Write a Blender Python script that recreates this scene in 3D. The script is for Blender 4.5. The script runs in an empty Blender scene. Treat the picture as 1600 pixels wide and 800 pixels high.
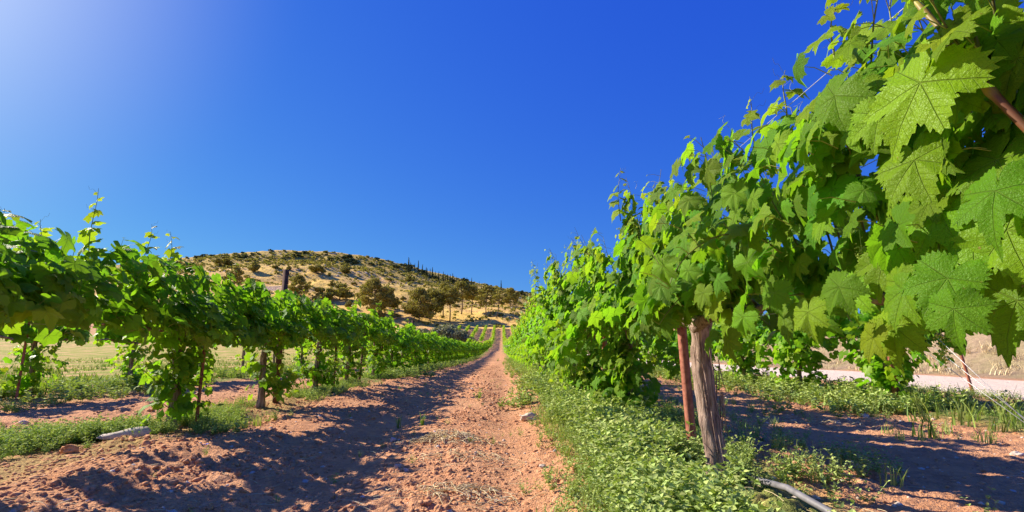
import bpy, math, random
import numpy as np
from mathutils import Vector, Matrix

# ------------------------------------------------------------------ camera, world, sun, exposure
sc = bpy.context.scene
C = sc.collection
PITCH, YAW, CAMH, FPX = 10.18, 1.25, 0.85, 780.0
cam_d = bpy.data.cameras.new('camera'); cam = bpy.data.objects.new('camera', cam_d); C.objects.link(cam)
cam_d.sensor_width = 36.0; cam_d.lens = 36.0 * FPX / 1600.0
cam_d.clip_start = 0.05; cam_d.clip_end = 6000
cam.location = (0, 0, CAMH)
cam.rotation_euler = (math.radians(90 + PITCH), 0, math.radians(-YAW))
sc.camera = cam
sc.render.resolution_x, sc.render.resolution_y = 1024, 512

SUN_AZ, SUN_EL = math.radians(-64), math.radians(32)      # azimuth from +Y towards +X
SUN = np.array([math.sin(SUN_AZ) * math.cos(SUN_EL), math.cos(SUN_AZ) * math.cos(SUN_EL), math.sin(SUN_EL)])
sun_d = bpy.data.lights.new('sun', 'SUN'); sun_o = bpy.data.objects.new('sun', sun_d); C.objects.link(sun_o)
sun_d.energy = 4.3; sun_d.angle = math.radians(0.5); sun_d.color = (1.0, 0.90, 0.76)
sun_o.rotation_euler = Vector(SUN).to_track_quat('Z', 'Y').to_euler(); sun_o.location = (-20, 20, 30)

sc.view_settings.view_transform = 'Standard'; sc.view_settings.look = 'None'
sc.view_settings.gamma = 1.0; sc.view_settings.exposure = 1.14
sc.view_settings.use_curve_mapping = False
sc.cycles.max_bounces = 8; sc.cycles.diffuse_bounces = 5; sc.cycles.glossy_bounces = 2
sc.cycles.transmission_bounces = 3; sc.cycles.transparent_max_bounces = 4
sc.cycles.sample_clamp_indirect = 6.0

wo = bpy.data.worlds.new('World'); sc.world = wo; wo.use_nodes = True
nt = wo.node_tree; nt.nodes.clear()
N = nt.nodes.new; L = nt.links.new
sky = N('ShaderNodeTexSky'); sky.sky_type = 'NISHITA'; sky.sun_disc = False
sky.sun_elevation = SUN_EL; sky.sun_rotation = SUN_AZ
sky.air_density = 1.0; sky.dust_density = 0.3; sky.ozone_density = 5.0; sky.altitude = 300
tc = N('ShaderNodeTexCoord')
dot = N('ShaderNodeVectorMath'); dot.operation = 'DOT_PRODUCT'; L(tc.outputs['Generated'], dot.inputs[0]); dot.inputs[1].default_value = SUN
acs = N('ShaderNodeMath'); acs.operation = 'ARCCOSINE'; L(dot.outputs['Value'], acs.inputs[0])
def mth(op, a, b):
    p = N('ShaderNodeMath'); p.operation = op
    for i, q in enumerate((a, b)):
        if isinstance(q, (int, float)): p.inputs[i].default_value = q
        else: L(q, p.inputs[i])
    return p.outputs[0]
spl = N('ShaderNodeSeparateColor'); L(sky.outputs[0], spl.inputs[0])
com = N('ShaderNodeCombineColor')
def glow(width, e, k):                                          # the bright air round the sun
    q = mth('MAXIMUM', mth('SUBTRACT', 1.0, mth('DIVIDE', acs.outputs[0], width)), 0.0)
    return mth('MULTIPLY', mth('POWER', q, e), k)
g_all = mth('ADD', glow(.62, 2.2, 1.0), glow(.12, 2.0, 1.5))
for i, (k, e, gk) in enumerate(((.028, 1.15, 1.0), (.070, .95, .86), (.50, .21, .45))):      # deep blue, as a polarised clear sky
    L(mth('MULTIPLY', mth('ADD', mth('MULTIPLY', mth('POWER', spl.outputs[i], e), k), mth('MULTIPLY', g_all, gk)), 5.0), com.inputs[i])
addc = com
bg = N('ShaderNodeBackground'); bg.inputs['Strength'].default_value = 0.10; L(addc.outputs[0], bg.inputs['Color'])
wout = N('ShaderNodeOutputWorld'); L(bg.outputs[0], wout.inputs[0])

# ------------------------------------------------------------------ rays through the camera, used to find where things stand
cp, sp = math.cos(math.radians(PITCH)), math.sin(math.radians(PITCH))
cy, sy = math.cos(math.radians(YAW)), math.sin(math.radians(YAW))
def ray(px, py):
    x = (px - 800) / FPX; u = (400 - py) / FPX
    f = cp - u * sp; z = u * cp + sp
    return np.array([x * cy + f * sy, f * cy - x * sy, z])
def at_d(px, py, D):
    r = ray(px, py); k = D / r[1]
    return np.array([r[0] * k, D, CAMH + r[2] * k])

# ------------------------------------------------------------------ noise
def _h(ix, iy, s):
    n = (ix.astype(np.int64) * 374761393 + iy.astype(np.int64) * 668265263 + s * 2147483647) & 0x7fffffff
    n = ((n ^ (n >> 13)) * 1274126177) & 0x7fffffff
    n = ((n ^ (n >> 16)) * 668265263) & 0x7fffffff
    return (n & 0xffffff) / float(0xffffff)
def vnoise(x, y, s=0):
    ix = np.floor(x); iy = np.floor(y); fx = x - ix; fy = y - iy
    ix = ix.astype(np.int64); iy = iy.astype(np.int64)
    fx = fx * fx * (3 - 2 * fx); fy = fy * fy * (3 - 2 * fy)
    a = _h(ix, iy, s); b = _h(ix + 1, iy, s); c = _h(ix, iy + 1, s); d = _h(ix + 1, iy + 1, s)
    return (a + (b - a) * fx) * (1 - fy) + (c + (d - c) * fx) * fy
def fbm(x, y, o=4, s=0):
    t = 0; a = .5; n = 0
    for i in range(o):
        t = t + a * vnoise(x, y, s + i * 17); n += a; a *= .5; x = x * 2.03 + 3.1; y = y * 2.03 + 7.7
    return t / n
def cells(x, y, s=0):
    """rounded lumps of uneven size, one per cell"""
    ix = np.floor(x).astype(np.int64); iy = np.floor(y).astype(np.int64); out = np.zeros_like(x)
    for dx in (-1, 0, 1):
        for dy in (-1, 0, 1):
            cx = ix + dx; cy_ = iy + dy
            px = cx + .15 + .7 * _h(cx, cy_, s); py = cy_ + .15 + .7 * _h(cx, cy_, s + 5)
            r = .25 + .5 * _h(cx, cy_, s + 9)
            d = ((x - px) ** 2 + (y - py) ** 2) / (r * r)
            out = np.maximum(out, np.sqrt(np.clip(1 - d, 0, 1)) * r)
    return out
def ss(a, b, x):
    t = np.clip((x - a) / (b - a), 0, 1); return t * t * (3 - 2 * t)

# ------------------------------------------------------------------ terrain
ROWS = dict(L3=-11.8, L2=-7.5, L1=-3.2, R1=1.3, R2=5.35)
SKY_PX = [(-400, 470), (0, 425), (200, 412), (290, 402), (340, 397), (400, 392.5), (440, 390), (520, 393), (560, 398), (600, 405), (650, 418),
          (700, 430), (750, 442), (800, 452), (850, 462), (950, 478), (1100, 497), (1300, 512), (1600, 523), (1900, 528)]
_sa, _st = [], []
for p_, q_ in SKY_PX:
    r_ = ray(p_, q_); _sa.append(math.atan2(r_[0], r_[1])); _st.append(r_[2] / math.hypot(r_[0], r_[1]))
PR = [0, 10, 20, 40, 80, 145, 194, 256]; PZ = [0, 0, -.12, -.45, -.6, .4, 2.3, 9.3]
_pr = np.linspace(0, 256, 257); _pz = np.interp(_pr, PR, PZ)
_k = np.exp(-np.linspace(-2, 2, 25) ** 2); _k /= _k.sum()
_pz = np.convolve(np.pad(_pz, 12, mode='reflect', reflect_type='odd'), _k, mode='valid')
_pz -= _pz[0]
T0 = (_pz[-1] - CAMH) / 256.0
RIDGE = 620.0
def terrain(x, y):
    """height of the land without the small relief of the soil"""
    x = np.asarray(x, float); y = np.asarray(y, float)
    r = np.hypot(x, y); az = np.arctan2(x, y)
    sk = np.interp(az, _sa, _st)
    sk = sk * (1 - .55 * ss(1.0, 2.2, np.abs(az)))
    t = np.clip((r - 256) / (RIDGE - 256), 0, None)
    tc_ = np.minimum(t, 1)
    te = T0 + (sk - T0) * (tc_ + .10 * np.sin(tc_ * math.pi) * (1 - tc_))
    hz = CAMH + te * r
    # gully bank and small terraces of the hill
    m = ss(0, .12, t) * (1 - ss(.9, 1.0, t))
    hz = hz + m * (fbm(x / 60., y / 60., 4, 3) - .5) * 14 + m * (fbm(x / 14., y / 14., 3, 8) - .5) * 3.0
    g = np.exp(-((az + .455) / .075) ** 2) * m
    hz = hz + g * (ss(398, 404, r + 4 * np.sin(az * 90)) - ss(404, 470, r)) * 3.0
    over = np.clip(r - RIDGE, 0, None)
    hz = np.where(r > RIDGE, CAMH + sk * RIDGE - .12 * over - .0001 * over ** 2 + 20 * (1 - np.exp(-over / 900)), hz)
    near = np.interp(r, _pr, _pz)
    z = np.where(r < 256, near, hz)
    z = z + ss(15.6, 21, x) * (1 - ss(60, 140, r)) * (1.9 + 1.4 * (fbm(x / 5., y / 5., 3, 11) - .5))   # bank beyond the dirt road
    z = z + .15 * ss(20, 60, r) * (1 - ss(140, 200, r)) * (fbm(x / 20., y / 20., 2, 21) - .5)
    return z
def rowmask(x, w):
    m = 0
    for rx in ROWS.values():
        m = np.maximum(m, np.exp(-((x - rx) / w) ** 2))
    return m
def relief(x, y):
    r = np.hypot(x, y)
    fade = 1 - ss(18, 60, r)
    tilled = 1 - ss(-9.5, -11.5, x) * (1 - ss(100, 180, r)); tilled = tilled * (1 - ss(8.3, 9.0, x) * (1 - ss(60, 120, r)))
    wob = (fbm(x / 1.3, y / 3.0, 3, 30) - .5)
    z = .10 * wob + .05 * rowmask(x, .5)
    z = z + .05 * np.exp(-((x + 2.35 + .25 * wob) / .32) ** 2) * (.5 + fbm(x * 1.1, y * .8, 2, 41))       # furrow ridge beside the left row
    z = z - .045 * np.exp(-((x + 1.2) / .30) ** 2) - .05 * np.exp(-((x - .12) / .28) ** 2)                # wheel tracks
    rough = .35 + .65 * ss(.35, .75, fbm(x / .7, y / .9, 3, 50))
    rough = rough * (1 - .7 * np.exp(-((x - .12) / .26) ** 2)) * (1 - .35 * np.exp(-((x + 1.2) / .3) ** 2))
    c = .16 * cells(x / .15, y / .15, 60) * ss(.45, .7, vnoise(x / .4, y / .4, 66)) * .38 + .065 * cells(x / .06, y / .06, 70) * .75 + .028 * fbm(x / .04, y / .04, 3, 80)
    z = z + c * rough * tilled * (1 - ss(14, 30, r))
    return z * fade * (.25 + .75 * tilled)
def ground_z(x, y):
    x = np.asarray(x, float); y = np.asarray(y, float)
    return terrain(x, y) + relief(x, y)
def hit(px, py, d0=1.0, d1=900):
    """where the ray through a point of the photograph meets the land"""
    r = ray(px, py); k = np.geomspace(d0, d1, 4000) / math.hypot(r[0], r[1])
    zz = CAMH + r[2] * k - terrain(r[0] * k, r[1] * k)
    i = int(np.argmax(zz < 0))
    if zz[i] >= 0: i = len(k) - 1
    return np.array([r[0] * k[i], r[1] * k[i], float(terrain(r[0] * k[i], r[1] * k[i]))])

# ------------------------------------------------------------------ object helpers
def mesh_np(name, v, faces, mat=None, uv=None, attrs=None, smooth=True, mats=None, midx=None):
    """v (n,3); faces: an (m,3) or (m,4) integer array, or a list of such arrays"""
    if not isinstance(faces, (list, tuple)): faces = [faces]
    faces = [np.asarray(f, np.int32) for f in faces if len(f)]
    me = bpy.data.meshes.new(name)
    me.vertices.add(len(v)); me.vertices.foreach_set('co', np.asarray(v, np.float32).ravel())
    loops = np.concatenate([f.ravel() for f in faces])
    tot = np.concatenate([np.full(len(f), f.shape[1], np.int32) for f in faces])
    start = np.concatenate([[0], np.cumsum(tot)[:-1]]).astype(np.int32)
    me.loops.add(len(loops)); me.loops.foreach_set('vertex_index', loops.astype(np.int32))
    me.polygons.add(len(tot)); me.polygons.foreach_set('loop_start', start); me.polygons.foreach_set('loop_total', tot)
    if smooth: me.polygons.foreach_set('use_smooth', np.ones(len(tot), bool))
    if midx is not None: me.polygons.foreach_set('material_index', np.asarray(midx, np.int32))
    if uv is not None:
        l = me.uv_layers.new(name='UVMap'); l.data.foreach_set('uv', np.asarray(uv, np.float32)[loops].ravel())
    for k, a in (attrs or {}).items():
        at = me.attributes.new(k, 'FLOAT_COLOR', 'POINT'); at.data.foreach_set('color', np.asarray(a, np.float32).ravel())
    for m in (mats or ([mat] if mat else [])): me.materials.append(m)
    me.update(calc_edges=True)
    return me
def obj(name, me, parent=None, kind=None, loc=None, rz=None, scale=None):
    o = bpy.data.objects.new(name, me); C.objects.link(o)
    o.color = (0, 0, 0, 1)
    if parent: o.parent = parent
    if kind: o['kind'] = kind
    if loc is not None: o.location = [float(q) for q in loc]
    if rz is not None: o.rotation_euler = (0, 0, rz)
    if scale is not None: o.scale = (scale,) * 3 if not hasattr(scale, '__len__') else scale
    return o
def tag(o, label, cat, group=None):
    o['label'] = label; o['category'] = cat
    if group: o['group'] = group
    return o
def thing(name, label, cat, loc, group=None, rz=0, scale=1):
    o = bpy.data.objects.new(name, None); C.objects.link(o); o.empty_display_size = .1
    o.location = [float(q) for q in loc]; o.rotation_euler = (0, 0, rz); o.scale = (scale,) * 3
    return tag(o, label, cat, group)
def dup(root, loc, rz=0, scale=1, label=None, group=None):
    r = root.copy(); C.objects.link(r); r.location = [float(q) for q in loc]; r.rotation_euler = (0, 0, rz)
    r.scale = (scale,) * 3 if not hasattr(scale, '__len__') else scale
    if label: r['label'] = label
    if group: r['group'] = group
    for ch in list(root.children):
        c = ch.copy(); C.objects.link(c); c.parent = r
    return r
class Acc:
    """collects pieces that become ONE mesh"""
    def __init__(s): s.v = []; s.f = {3: [], 4: []}; s.n = 0; s.c = []; s.uv = []
    def add(s, v, f, col=None, uv=None):
        f = np.asarray(f); s.v.append(np.asarray(v, float)); s.f[f.shape[1]].append(f + s.n); s.n += len(v)
        s.c.append(np.tile(np.array(col if col is not None else (0, 0, 0, 1), float), (len(v), 1)) if np.ndim(col) < 2 else np.asarray(col, float))
        s.uv.append(np.zeros((len(v), 2)) if uv is None else uv)
    def mesh(s, name, mat, smooth=True, uv=False):
        fs = [np.concatenate(f) for f in s.f.values() if f]
        return mesh_np(name, np.concatenate(s.v), fs, mat, uv=np.concatenate(s.uv) if uv else None, attrs={'tone': np.concatenate(s.c)}, smooth=smooth)
def tube(path, rad, sides=6, cap=True, twist=0.0):
    path = np.asarray(path, float); n = len(path); rad = np.broadcast_to(np.asarray(rad, float), (n,)) if np.ndim(rad) < 2 else rad
    t = np.gradient(path, axis=0); t /= np.linalg.norm(t, axis=1)[:, None] + 1e-9
    ref = np.array([1., .13, .07]) if abs(t[0][0]) < .8 else np.array([.1, 1., .1])
    a = np.cross(t, ref); a /= np.linalg.norm(a, axis=1)[:, None] + 1e-9
    b = np.cross(t, a)
    th = np.linspace(0, 2 * math.pi, sides, endpoint=False)
    rr = rad[:, None, None] if np.ndim(rad) < 2 else rad[:, :, None]
    v = path[:, None, :] + rr * (np.cos(th)[None, :, None] * a[:, None, :] + np.sin(th)[None, :, None] * b[:, None, :])
    v = v.reshape(-1, 3); i = np.arange(n - 1)[:, None] * sides; j = np.arange(sides)[None, :]; j2 = (j + 1) % sides
    f = np.stack([i + j, i + j2, i + sides + j2, i + sides + j], -1).reshape(-1, 4)
    if cap:
        v = np.vstack([v, path[0], path[-1]]); k = n * sides
        jj = np.arange(sides); q = (jj + 1) % sides
        c1 = np.stack([np.full(sides, k), q, jj, jj], -1)[:, [0, 1, 2, 2]]; c2 = np.stack([np.full(sides, k + 1), (n - 1) * sides + jj, (n - 1) * sides + q], -1)
        tri = np.vstack([c1[:, :3], c2])
        return v, f, tri
    return v, f, np.zeros((0, 3), int)
def add_tube(acc, path, rad, sides=6, col=None, cap=True):
    v, f, t = tube(path, rad, sides, cap); n0 = acc.n
    acc.add(v, f, col)
    if len(t): acc.f[3].append(t + n0)
def box_vf(sx, sy, sz, bev=0.0):
    x, y, z = sx / 2, sy / 2, sz
    v = np.array([(-x, -y, 0), (x, -y, 0), (x, y, 0), (-x, y, 0), (-x, -y, z), (x, -y, z), (x, y, z), (-x, y, z)], float)
    f = np.array([(0, 3, 2, 1), (4, 5, 6, 7), (0, 1, 5, 4), (1, 2, 6, 5), (2, 3, 7, 6), (3, 0, 4, 7)])
    return v, f
def ico(sub=1):
    import bmesh
    bm = bmesh.new(); bmesh.ops.create_icosphere(bm, subdivisions=sub, radius=1.0)
    v = np.array([q.co[:] for q in bm.verts]); f = np.array([[q.index for q in p.verts] for p in bm.faces]); bm.free()
    return v, f
ICO1, ICO2, ICO3 = ico(1), ico(2), ico(3)

# ------------------------------------------------------------------ materials
class NG:
    def __init__(s, name):
        s.m = bpy.data.materials.new(name); s.m.use_nodes = True; s.t = s.m.node_tree; s.t.nodes.clear()
        s.out = s.n('OutputMaterial')
    def n(s, k, **kw):
        o = s.t.nodes.new('ShaderNode' + k)
        for a, b in kw.items(): setattr(o, a, b)
        return o
    def put(s, sock, val):
        if isinstance(val, bpy.types.NodeSocket): s.t.links.new(val, sock)
        elif val is not None:
            try: sock.default_value = val
            except Exception: sock.default_value = (*val, 1) if len(val) == 3 else val
    def math(s, op, a, b=None, c=None, clamp=False):
        o = s.n('Math', operation=op, use_clamp=clamp); s.put(o.inputs[0], a)
        if b is not None: s.put(o.inputs[1], b)
        if c is not None: s.put(o.inputs[2], c)
        return o.outputs[0]
    def mix(s, f, a, b, mode='MIX'):
        o = s.n('MixRGB', blend_type=mode); s.put(o.inputs[0], f); s.put(o.inputs[1], a); s.put(o.inputs[2], b); return o.outputs[0]
    def noise(s, vec, scale, detail=3, rough=.55, dist=0):
        o = s.n('TexNoise'); s.put(o.inputs['Vector'], vec); o.inputs['Scale'].default_value = scale
        o.inputs['Detail'].default_value = detail; o.inputs['Roughness'].default_value = rough; o.inputs['Distortion'].default_value = dist
        return o.outputs['Fac']
    def vor(s, vec, scale, feature='F1', out='Distance', rnd=1.0):
        o = s.n('TexVoronoi', feature=feature); s.put(o.inputs['Vector'], vec); o.inputs['Scale'].default_value = scale
        o.inputs['Randomness'].default_value = rnd; return o.outputs[out]
    def rng(s, x, a, b, c=0.0, d=1.0, kind='LINEAR'):
        o = s.n('MapRange', interpolation_type=kind); s.put(o.inputs[0], x)
        for i, q in enumerate((a, b, c, d)): o.inputs[i + 1].default_value = q
        return o.outputs[0]
    def bump(s, h, dist, strength=1.0, normal=None):
        o = s.n('Bump'); s.put(o.inputs['Height'], h); o.inputs['Distance'].default_value = dist; o.inputs['Strength'].default_value = strength
        if normal: s.put(o.inputs['Normal'], normal)
        return o.outputs[0]
    def attr(s, name):
        o = s.n('Attribute', attribute_name=name); return o
    def sep(s, c):
        o = s.n('SeparateColor'); s.put(o.inputs[0], c); return o.outputs
    def pbr(s, col, rough=.8, nrm=None, spec=.3, metal=0, final=True):
        o = s.n('BsdfPrincipled'); s.put(o.inputs['Base Color'], col); s.put(o.inputs['Roughness'], rough)
        s.put(o.inputs['Specular IOR Level'], spec); s.put(o.inputs['Metallic'], metal)
        if nrm: s.put(o.inputs['Normal'], nrm)
        if final: s.t.links.new(o.outputs[0], s.out.inputs[0])
        return o.outputs[0]

def leaf_material(name, mature, young_or_sunlit, trans_m, trans_y, veins=True, amt=.46, gloss=.47):
    g = NG(name)
    oi = g.n('ObjectInfo'); at = g.attr('tone')
    oc = g.sep(oi.outputs['Color']); ac = g.sep(at.outputs['Color'])
    age = g.math('ADD', oc[0], ac[0], clamp=True)
    rnd = g.math('FRACT', g.math('ADD', g.math('ADD', oc[1], ac[1]), 0.0))
    base = g.mix(age, mature, young_or_sunlit)
    hsv = g.n('HueSaturation'); g.put(hsv.inputs['Color'], base)
    g.put(hsv.inputs['Hue'], g.rng(rnd, 0, 1, .480, .520)); g.put(hsv.inputs['Value'], g.rng(g.math('FRACT', g.math('MULTIPLY', rnd, 7.3)), 0, 1, .62, 1.32))
    col = hsv.outputs[0]
    uv = g.n('UVMap').outputs[0]
    nrm = None
    if veins:
        sx = g.n('SeparateXYZ'); g.put(sx.inputs[0], uv)
        x, y = sx.outputs[0], sx.outputs[1]
        ax = g.math('ABSOLUTE', x)
        r = g.math('SQRT', g.math('ADD', g.math('MULTIPLY', x, x), g.math('MULTIPLY', y, y)))
        th = g.math('ARCTAN2', ax, y)
        d = None
        for a in (0.0, .88, 1.83):
            q = g.math('SUBTRACT', th, a); qa = g.math('ABSOLUTE', q)
            d = qa if d is None else g.math('MINIMUM', d, qa)
        across = g.math('MULTIPLY', r, g.math('SINE', g.math('MINIMUM', d, 1.5)))
        along = g.math('MULTIPLY', r, g.math('COSINE', g.math('MINIMUM', d, 1.5)))
        wid = g.rng(r, 0, 1.0, .017, .005)
        main = g.math('SUBTRACT', 1.0, g.math('DIVIDE', across, wid), clamp=True)
        ph = g.math('MULTIPLY', g.math('SUBTRACT', along, g.math('MULTIPLY', across, .85)), 7.5)
        tri = g.math('ABSOLUTE', g.math('SUBTRACT', g.math('FRACT', ph), .5))
        sec = g.math('MULTIPLY', g.rng(tri, 0, .055, 1, 0), g.rng(across, 0.0, .3, 1.0, .25))
        vc = g.vor(uv, 26, 'DISTANCE_TO_EDGE')
        ret = g.rng(vc, 0.0, .09, 1, 0)
        vein = g.math('MAXIMUM', main, g.math('MULTIPLY', sec, .55))
        vein = g.math('MAXIMUM', vein, g.math('MULTIPLY', ret, .16))
        col = g.mix(g.math('MULTIPLY', vein, .55), col, (.34, .44, .11, 1))
        off = g.n('VectorMath', operation='ADD'); g.put(off.inputs[0], uv); cmb = g.n('CombineXYZ'); g.put(cmb.inputs[0], g.math('MULTIPLY', rnd, 31.0)); g.put(cmb.inputs[1], g.math('MULTIPLY', rnd, 17.0)); g.put(off.inputs[1], cmb.outputs[0])
        sv = g.n('TexVoronoi'); g.put(sv.inputs['Vector'], off.outputs[0]); sv.inputs['Scale'].default_value = 7
        spot = g.math('MULTIPLY', g.rng(sv.outputs['Distance'], .10, .17, 1, 0), g.rng(g.sep(sv.outputs['Color'])[0], .93, .94, 0, 1))
        col = g.mix(g.math('MULTIPLY', spot, .8), col, (.26, .13, .03, 1))
        blot = g.noise(off.outputs[0], 4.0, 3)
        col = g.mix(g.rng(blot, .35, .75, 0, .35), col, g.mix(.5, col, (.12, .17, .02, 1)))
        hgt = g.math('ADD', g.math('MULTIPLY', vein, -1.0), g.math('MULTIPLY', g.noise(uv, 16, 2), .8))
        nrm = g.bump(hgt, .005, .8)
    geo = g.n('NewGeometry')
    under = g.mix(.35, col, (.16, .30, .08, 1))
    col2 = g.mix(geo.outputs['Backfacing'], col, under)
    tr = g.mix(age, trans_m, trans_y)
    if veins: tr = g.mix(g.math('MULTIPLY', vein, .45), tr, (.12, .22, .02, 1))
    h2 = g.n('HueSaturation'); g.put(h2.inputs['Color'], tr); g.put(h2.inputs['Value'], g.rng(rnd, 0, 1, .7, 1.2)); tr = h2.outputs[0]
    b = g.pbr(col2, g.rng(age, 0, 1, gloss, min(gloss, .40) if gloss < .5 else gloss), nrm, spec=.17 if gloss < .5 else .12, final=False)
    t = g.n('BsdfTranslucent'); g.put(t.inputs['Color'], tr)
    if nrm: g.put(t.inputs['Normal'], nrm)
    m = g.n('MixShader'); m.inputs[0].default_value = amt; g.t.links.new(b, m.inputs[1]); g.t.links.new(t.outputs[0], m.inputs[2])
    g.t.links.new(m.outputs[0], g.out.inputs[0])
    return g.m
M_LEAF = leaf_material('vine_leaf', (.105, .265, .008, 1), (.36, .47, .014, 1), (.26, .62, .014, 1), (.50, .60, .02, 1))
M_LEAF_FAR = leaf_material('vine_leaf_plain', (.105, .265, .008, 1), (.36, .47, .014, 1), (.26, .62, .014, 1), (.50, .60, .02, 1), veins=False)
M_WEED = leaf_material('weed_leaf', (.31, .43, .11, 1), (.48, .56, .18, 1), (.32, .50, .04, 1), (.46, .58, .07, 1), veins=False, amt=.25, gloss=.85)
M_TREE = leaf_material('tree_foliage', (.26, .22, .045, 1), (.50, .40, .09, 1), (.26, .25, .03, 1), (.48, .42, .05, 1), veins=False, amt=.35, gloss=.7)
M_TREE_DARK = leaf_material('dark_foliage', (.09, .10, .03, 1), (.16, .16, .05, 1), (.05, .08, .01, 1), (.09, .11, .02, 1), veins=False, amt=.15, gloss=.7)
M_OLIVE = leaf_material('olive_foliage', (.28, .27, .12, 1), (.44, .42, .20, 1), (.16, .18, .05, 1), (.24, .24, .07, 1), veins=False, amt=.28, gloss=.6)

def bark_material(name, c1, c2, sc_=60):
    g = NG(name); tcn = g.n('TexCoord'); mp = g.n('Mapping'); g.put(mp.inputs['Vector'], tcn.outputs['Object']); mp.inputs['Scale'].default_value = (1, 1, .10)
    n1 = g.noise(mp.outputs[0], sc_, 5, .65, .4); n2 = g.noise(tcn.outputs['Object'], sc_ * .25, 3)
    f = g.rng(n1, .36, .64)
    col = g.mix(f, c1, c2); col = g.mix(g.rng(n2, .3, .7, 0, .4), col, (.22, .15, .11, 1))
    g.pbr(col, .9, g.bump(n1, .02, 1.0), spec=.15); return g.m
M_BARK = bark_material('vine_bark', (.10, .055, .04, 1), (.58, .42, .33, 1))
M_WOOD = bark_material('tree_bark', (.05, .035, .025, 1), (.20, .15, .11, 1), 3)
def simple(name, c1, c2, scale=8, rough=.8, bump=.0, spec=.3, metal=0, detail=4, contrast=(.35, .65)):
    g = NG(name); tcn = g.n('TexCoord').outputs['Object']
    n1 = g.noise(tcn, scale, detail); at = g.attr('tone')
    col = g.mix(g.rng(n1, *contrast), c1, c2)
    g.pbr(col, rough, g.bump(n1, bump, .8) if bump else None, spec=spec, metal=metal); return g.m
M_CANE = simple('green_cane', (.10, .09, .025, 1), (.26, .30, .06, 1), 14, .5)
M_PETIOLE = simple('petiole', (.26, .30, .05, 1), (.40, .38, .08, 1), 20, .5)
M_RUST = simple('rusty_steel', (.20, .055, .032, 1), (.42, .16, .10, 1), 30, .75, .002, spec=.3, contrast=(.3, .7))
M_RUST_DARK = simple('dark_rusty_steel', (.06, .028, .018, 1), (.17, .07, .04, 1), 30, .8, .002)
M_WIRE = simple('galvanised_wire', (.35, .34, .33, 1), (.55, .54, .52, 1), 40, .45, 0, spec=.5, metal=.6)
M_PIPE = simple('grey_pipe', (.13, .125, .13, 1), (.22, .21, .22, 1), 20, .55)
M_PIPE_B = simple('black_pipe', (.02, .02, .022, 1), (.04, .04, .045, 1), 20, .5)
M_STONE = simple('pale_stone', (.42, .33, .24, 1), (.72, .62, .50, 1), 9, .9, .02)
M_STONE_G = simple('grey_stone', (.46, .38, .33, 1), (.60, .51, .45, 1), 12, .85, .006)
M_ROCK = simple('limestone', (.36, .29, .22, 1), (.66, .58, .48, 1), .6, .9, .3)
M_CLOD = simple('soil_clod', (.38, .16, .07, 1), (.70, .37, .185, 1), 22, .95, .012, spec=.1)
M_STRAW = simple('dry_straw', (.50, .38, .18, 1), (.78, .64, .38, 1), 6, .8)
M_BLUE = simple('blue_plastic', (.02, .10, .55, 1), (.05, .2, .7, 1), 20, .4)
M_GRASS = leaf_material('grass_blade', (.15, .24, .05, 1), (.38, .40, .10, 1), (.22, .40, .03, 1), (.4, .45, .05, 1), veins=False, amt=.3, gloss=.5)

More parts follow.
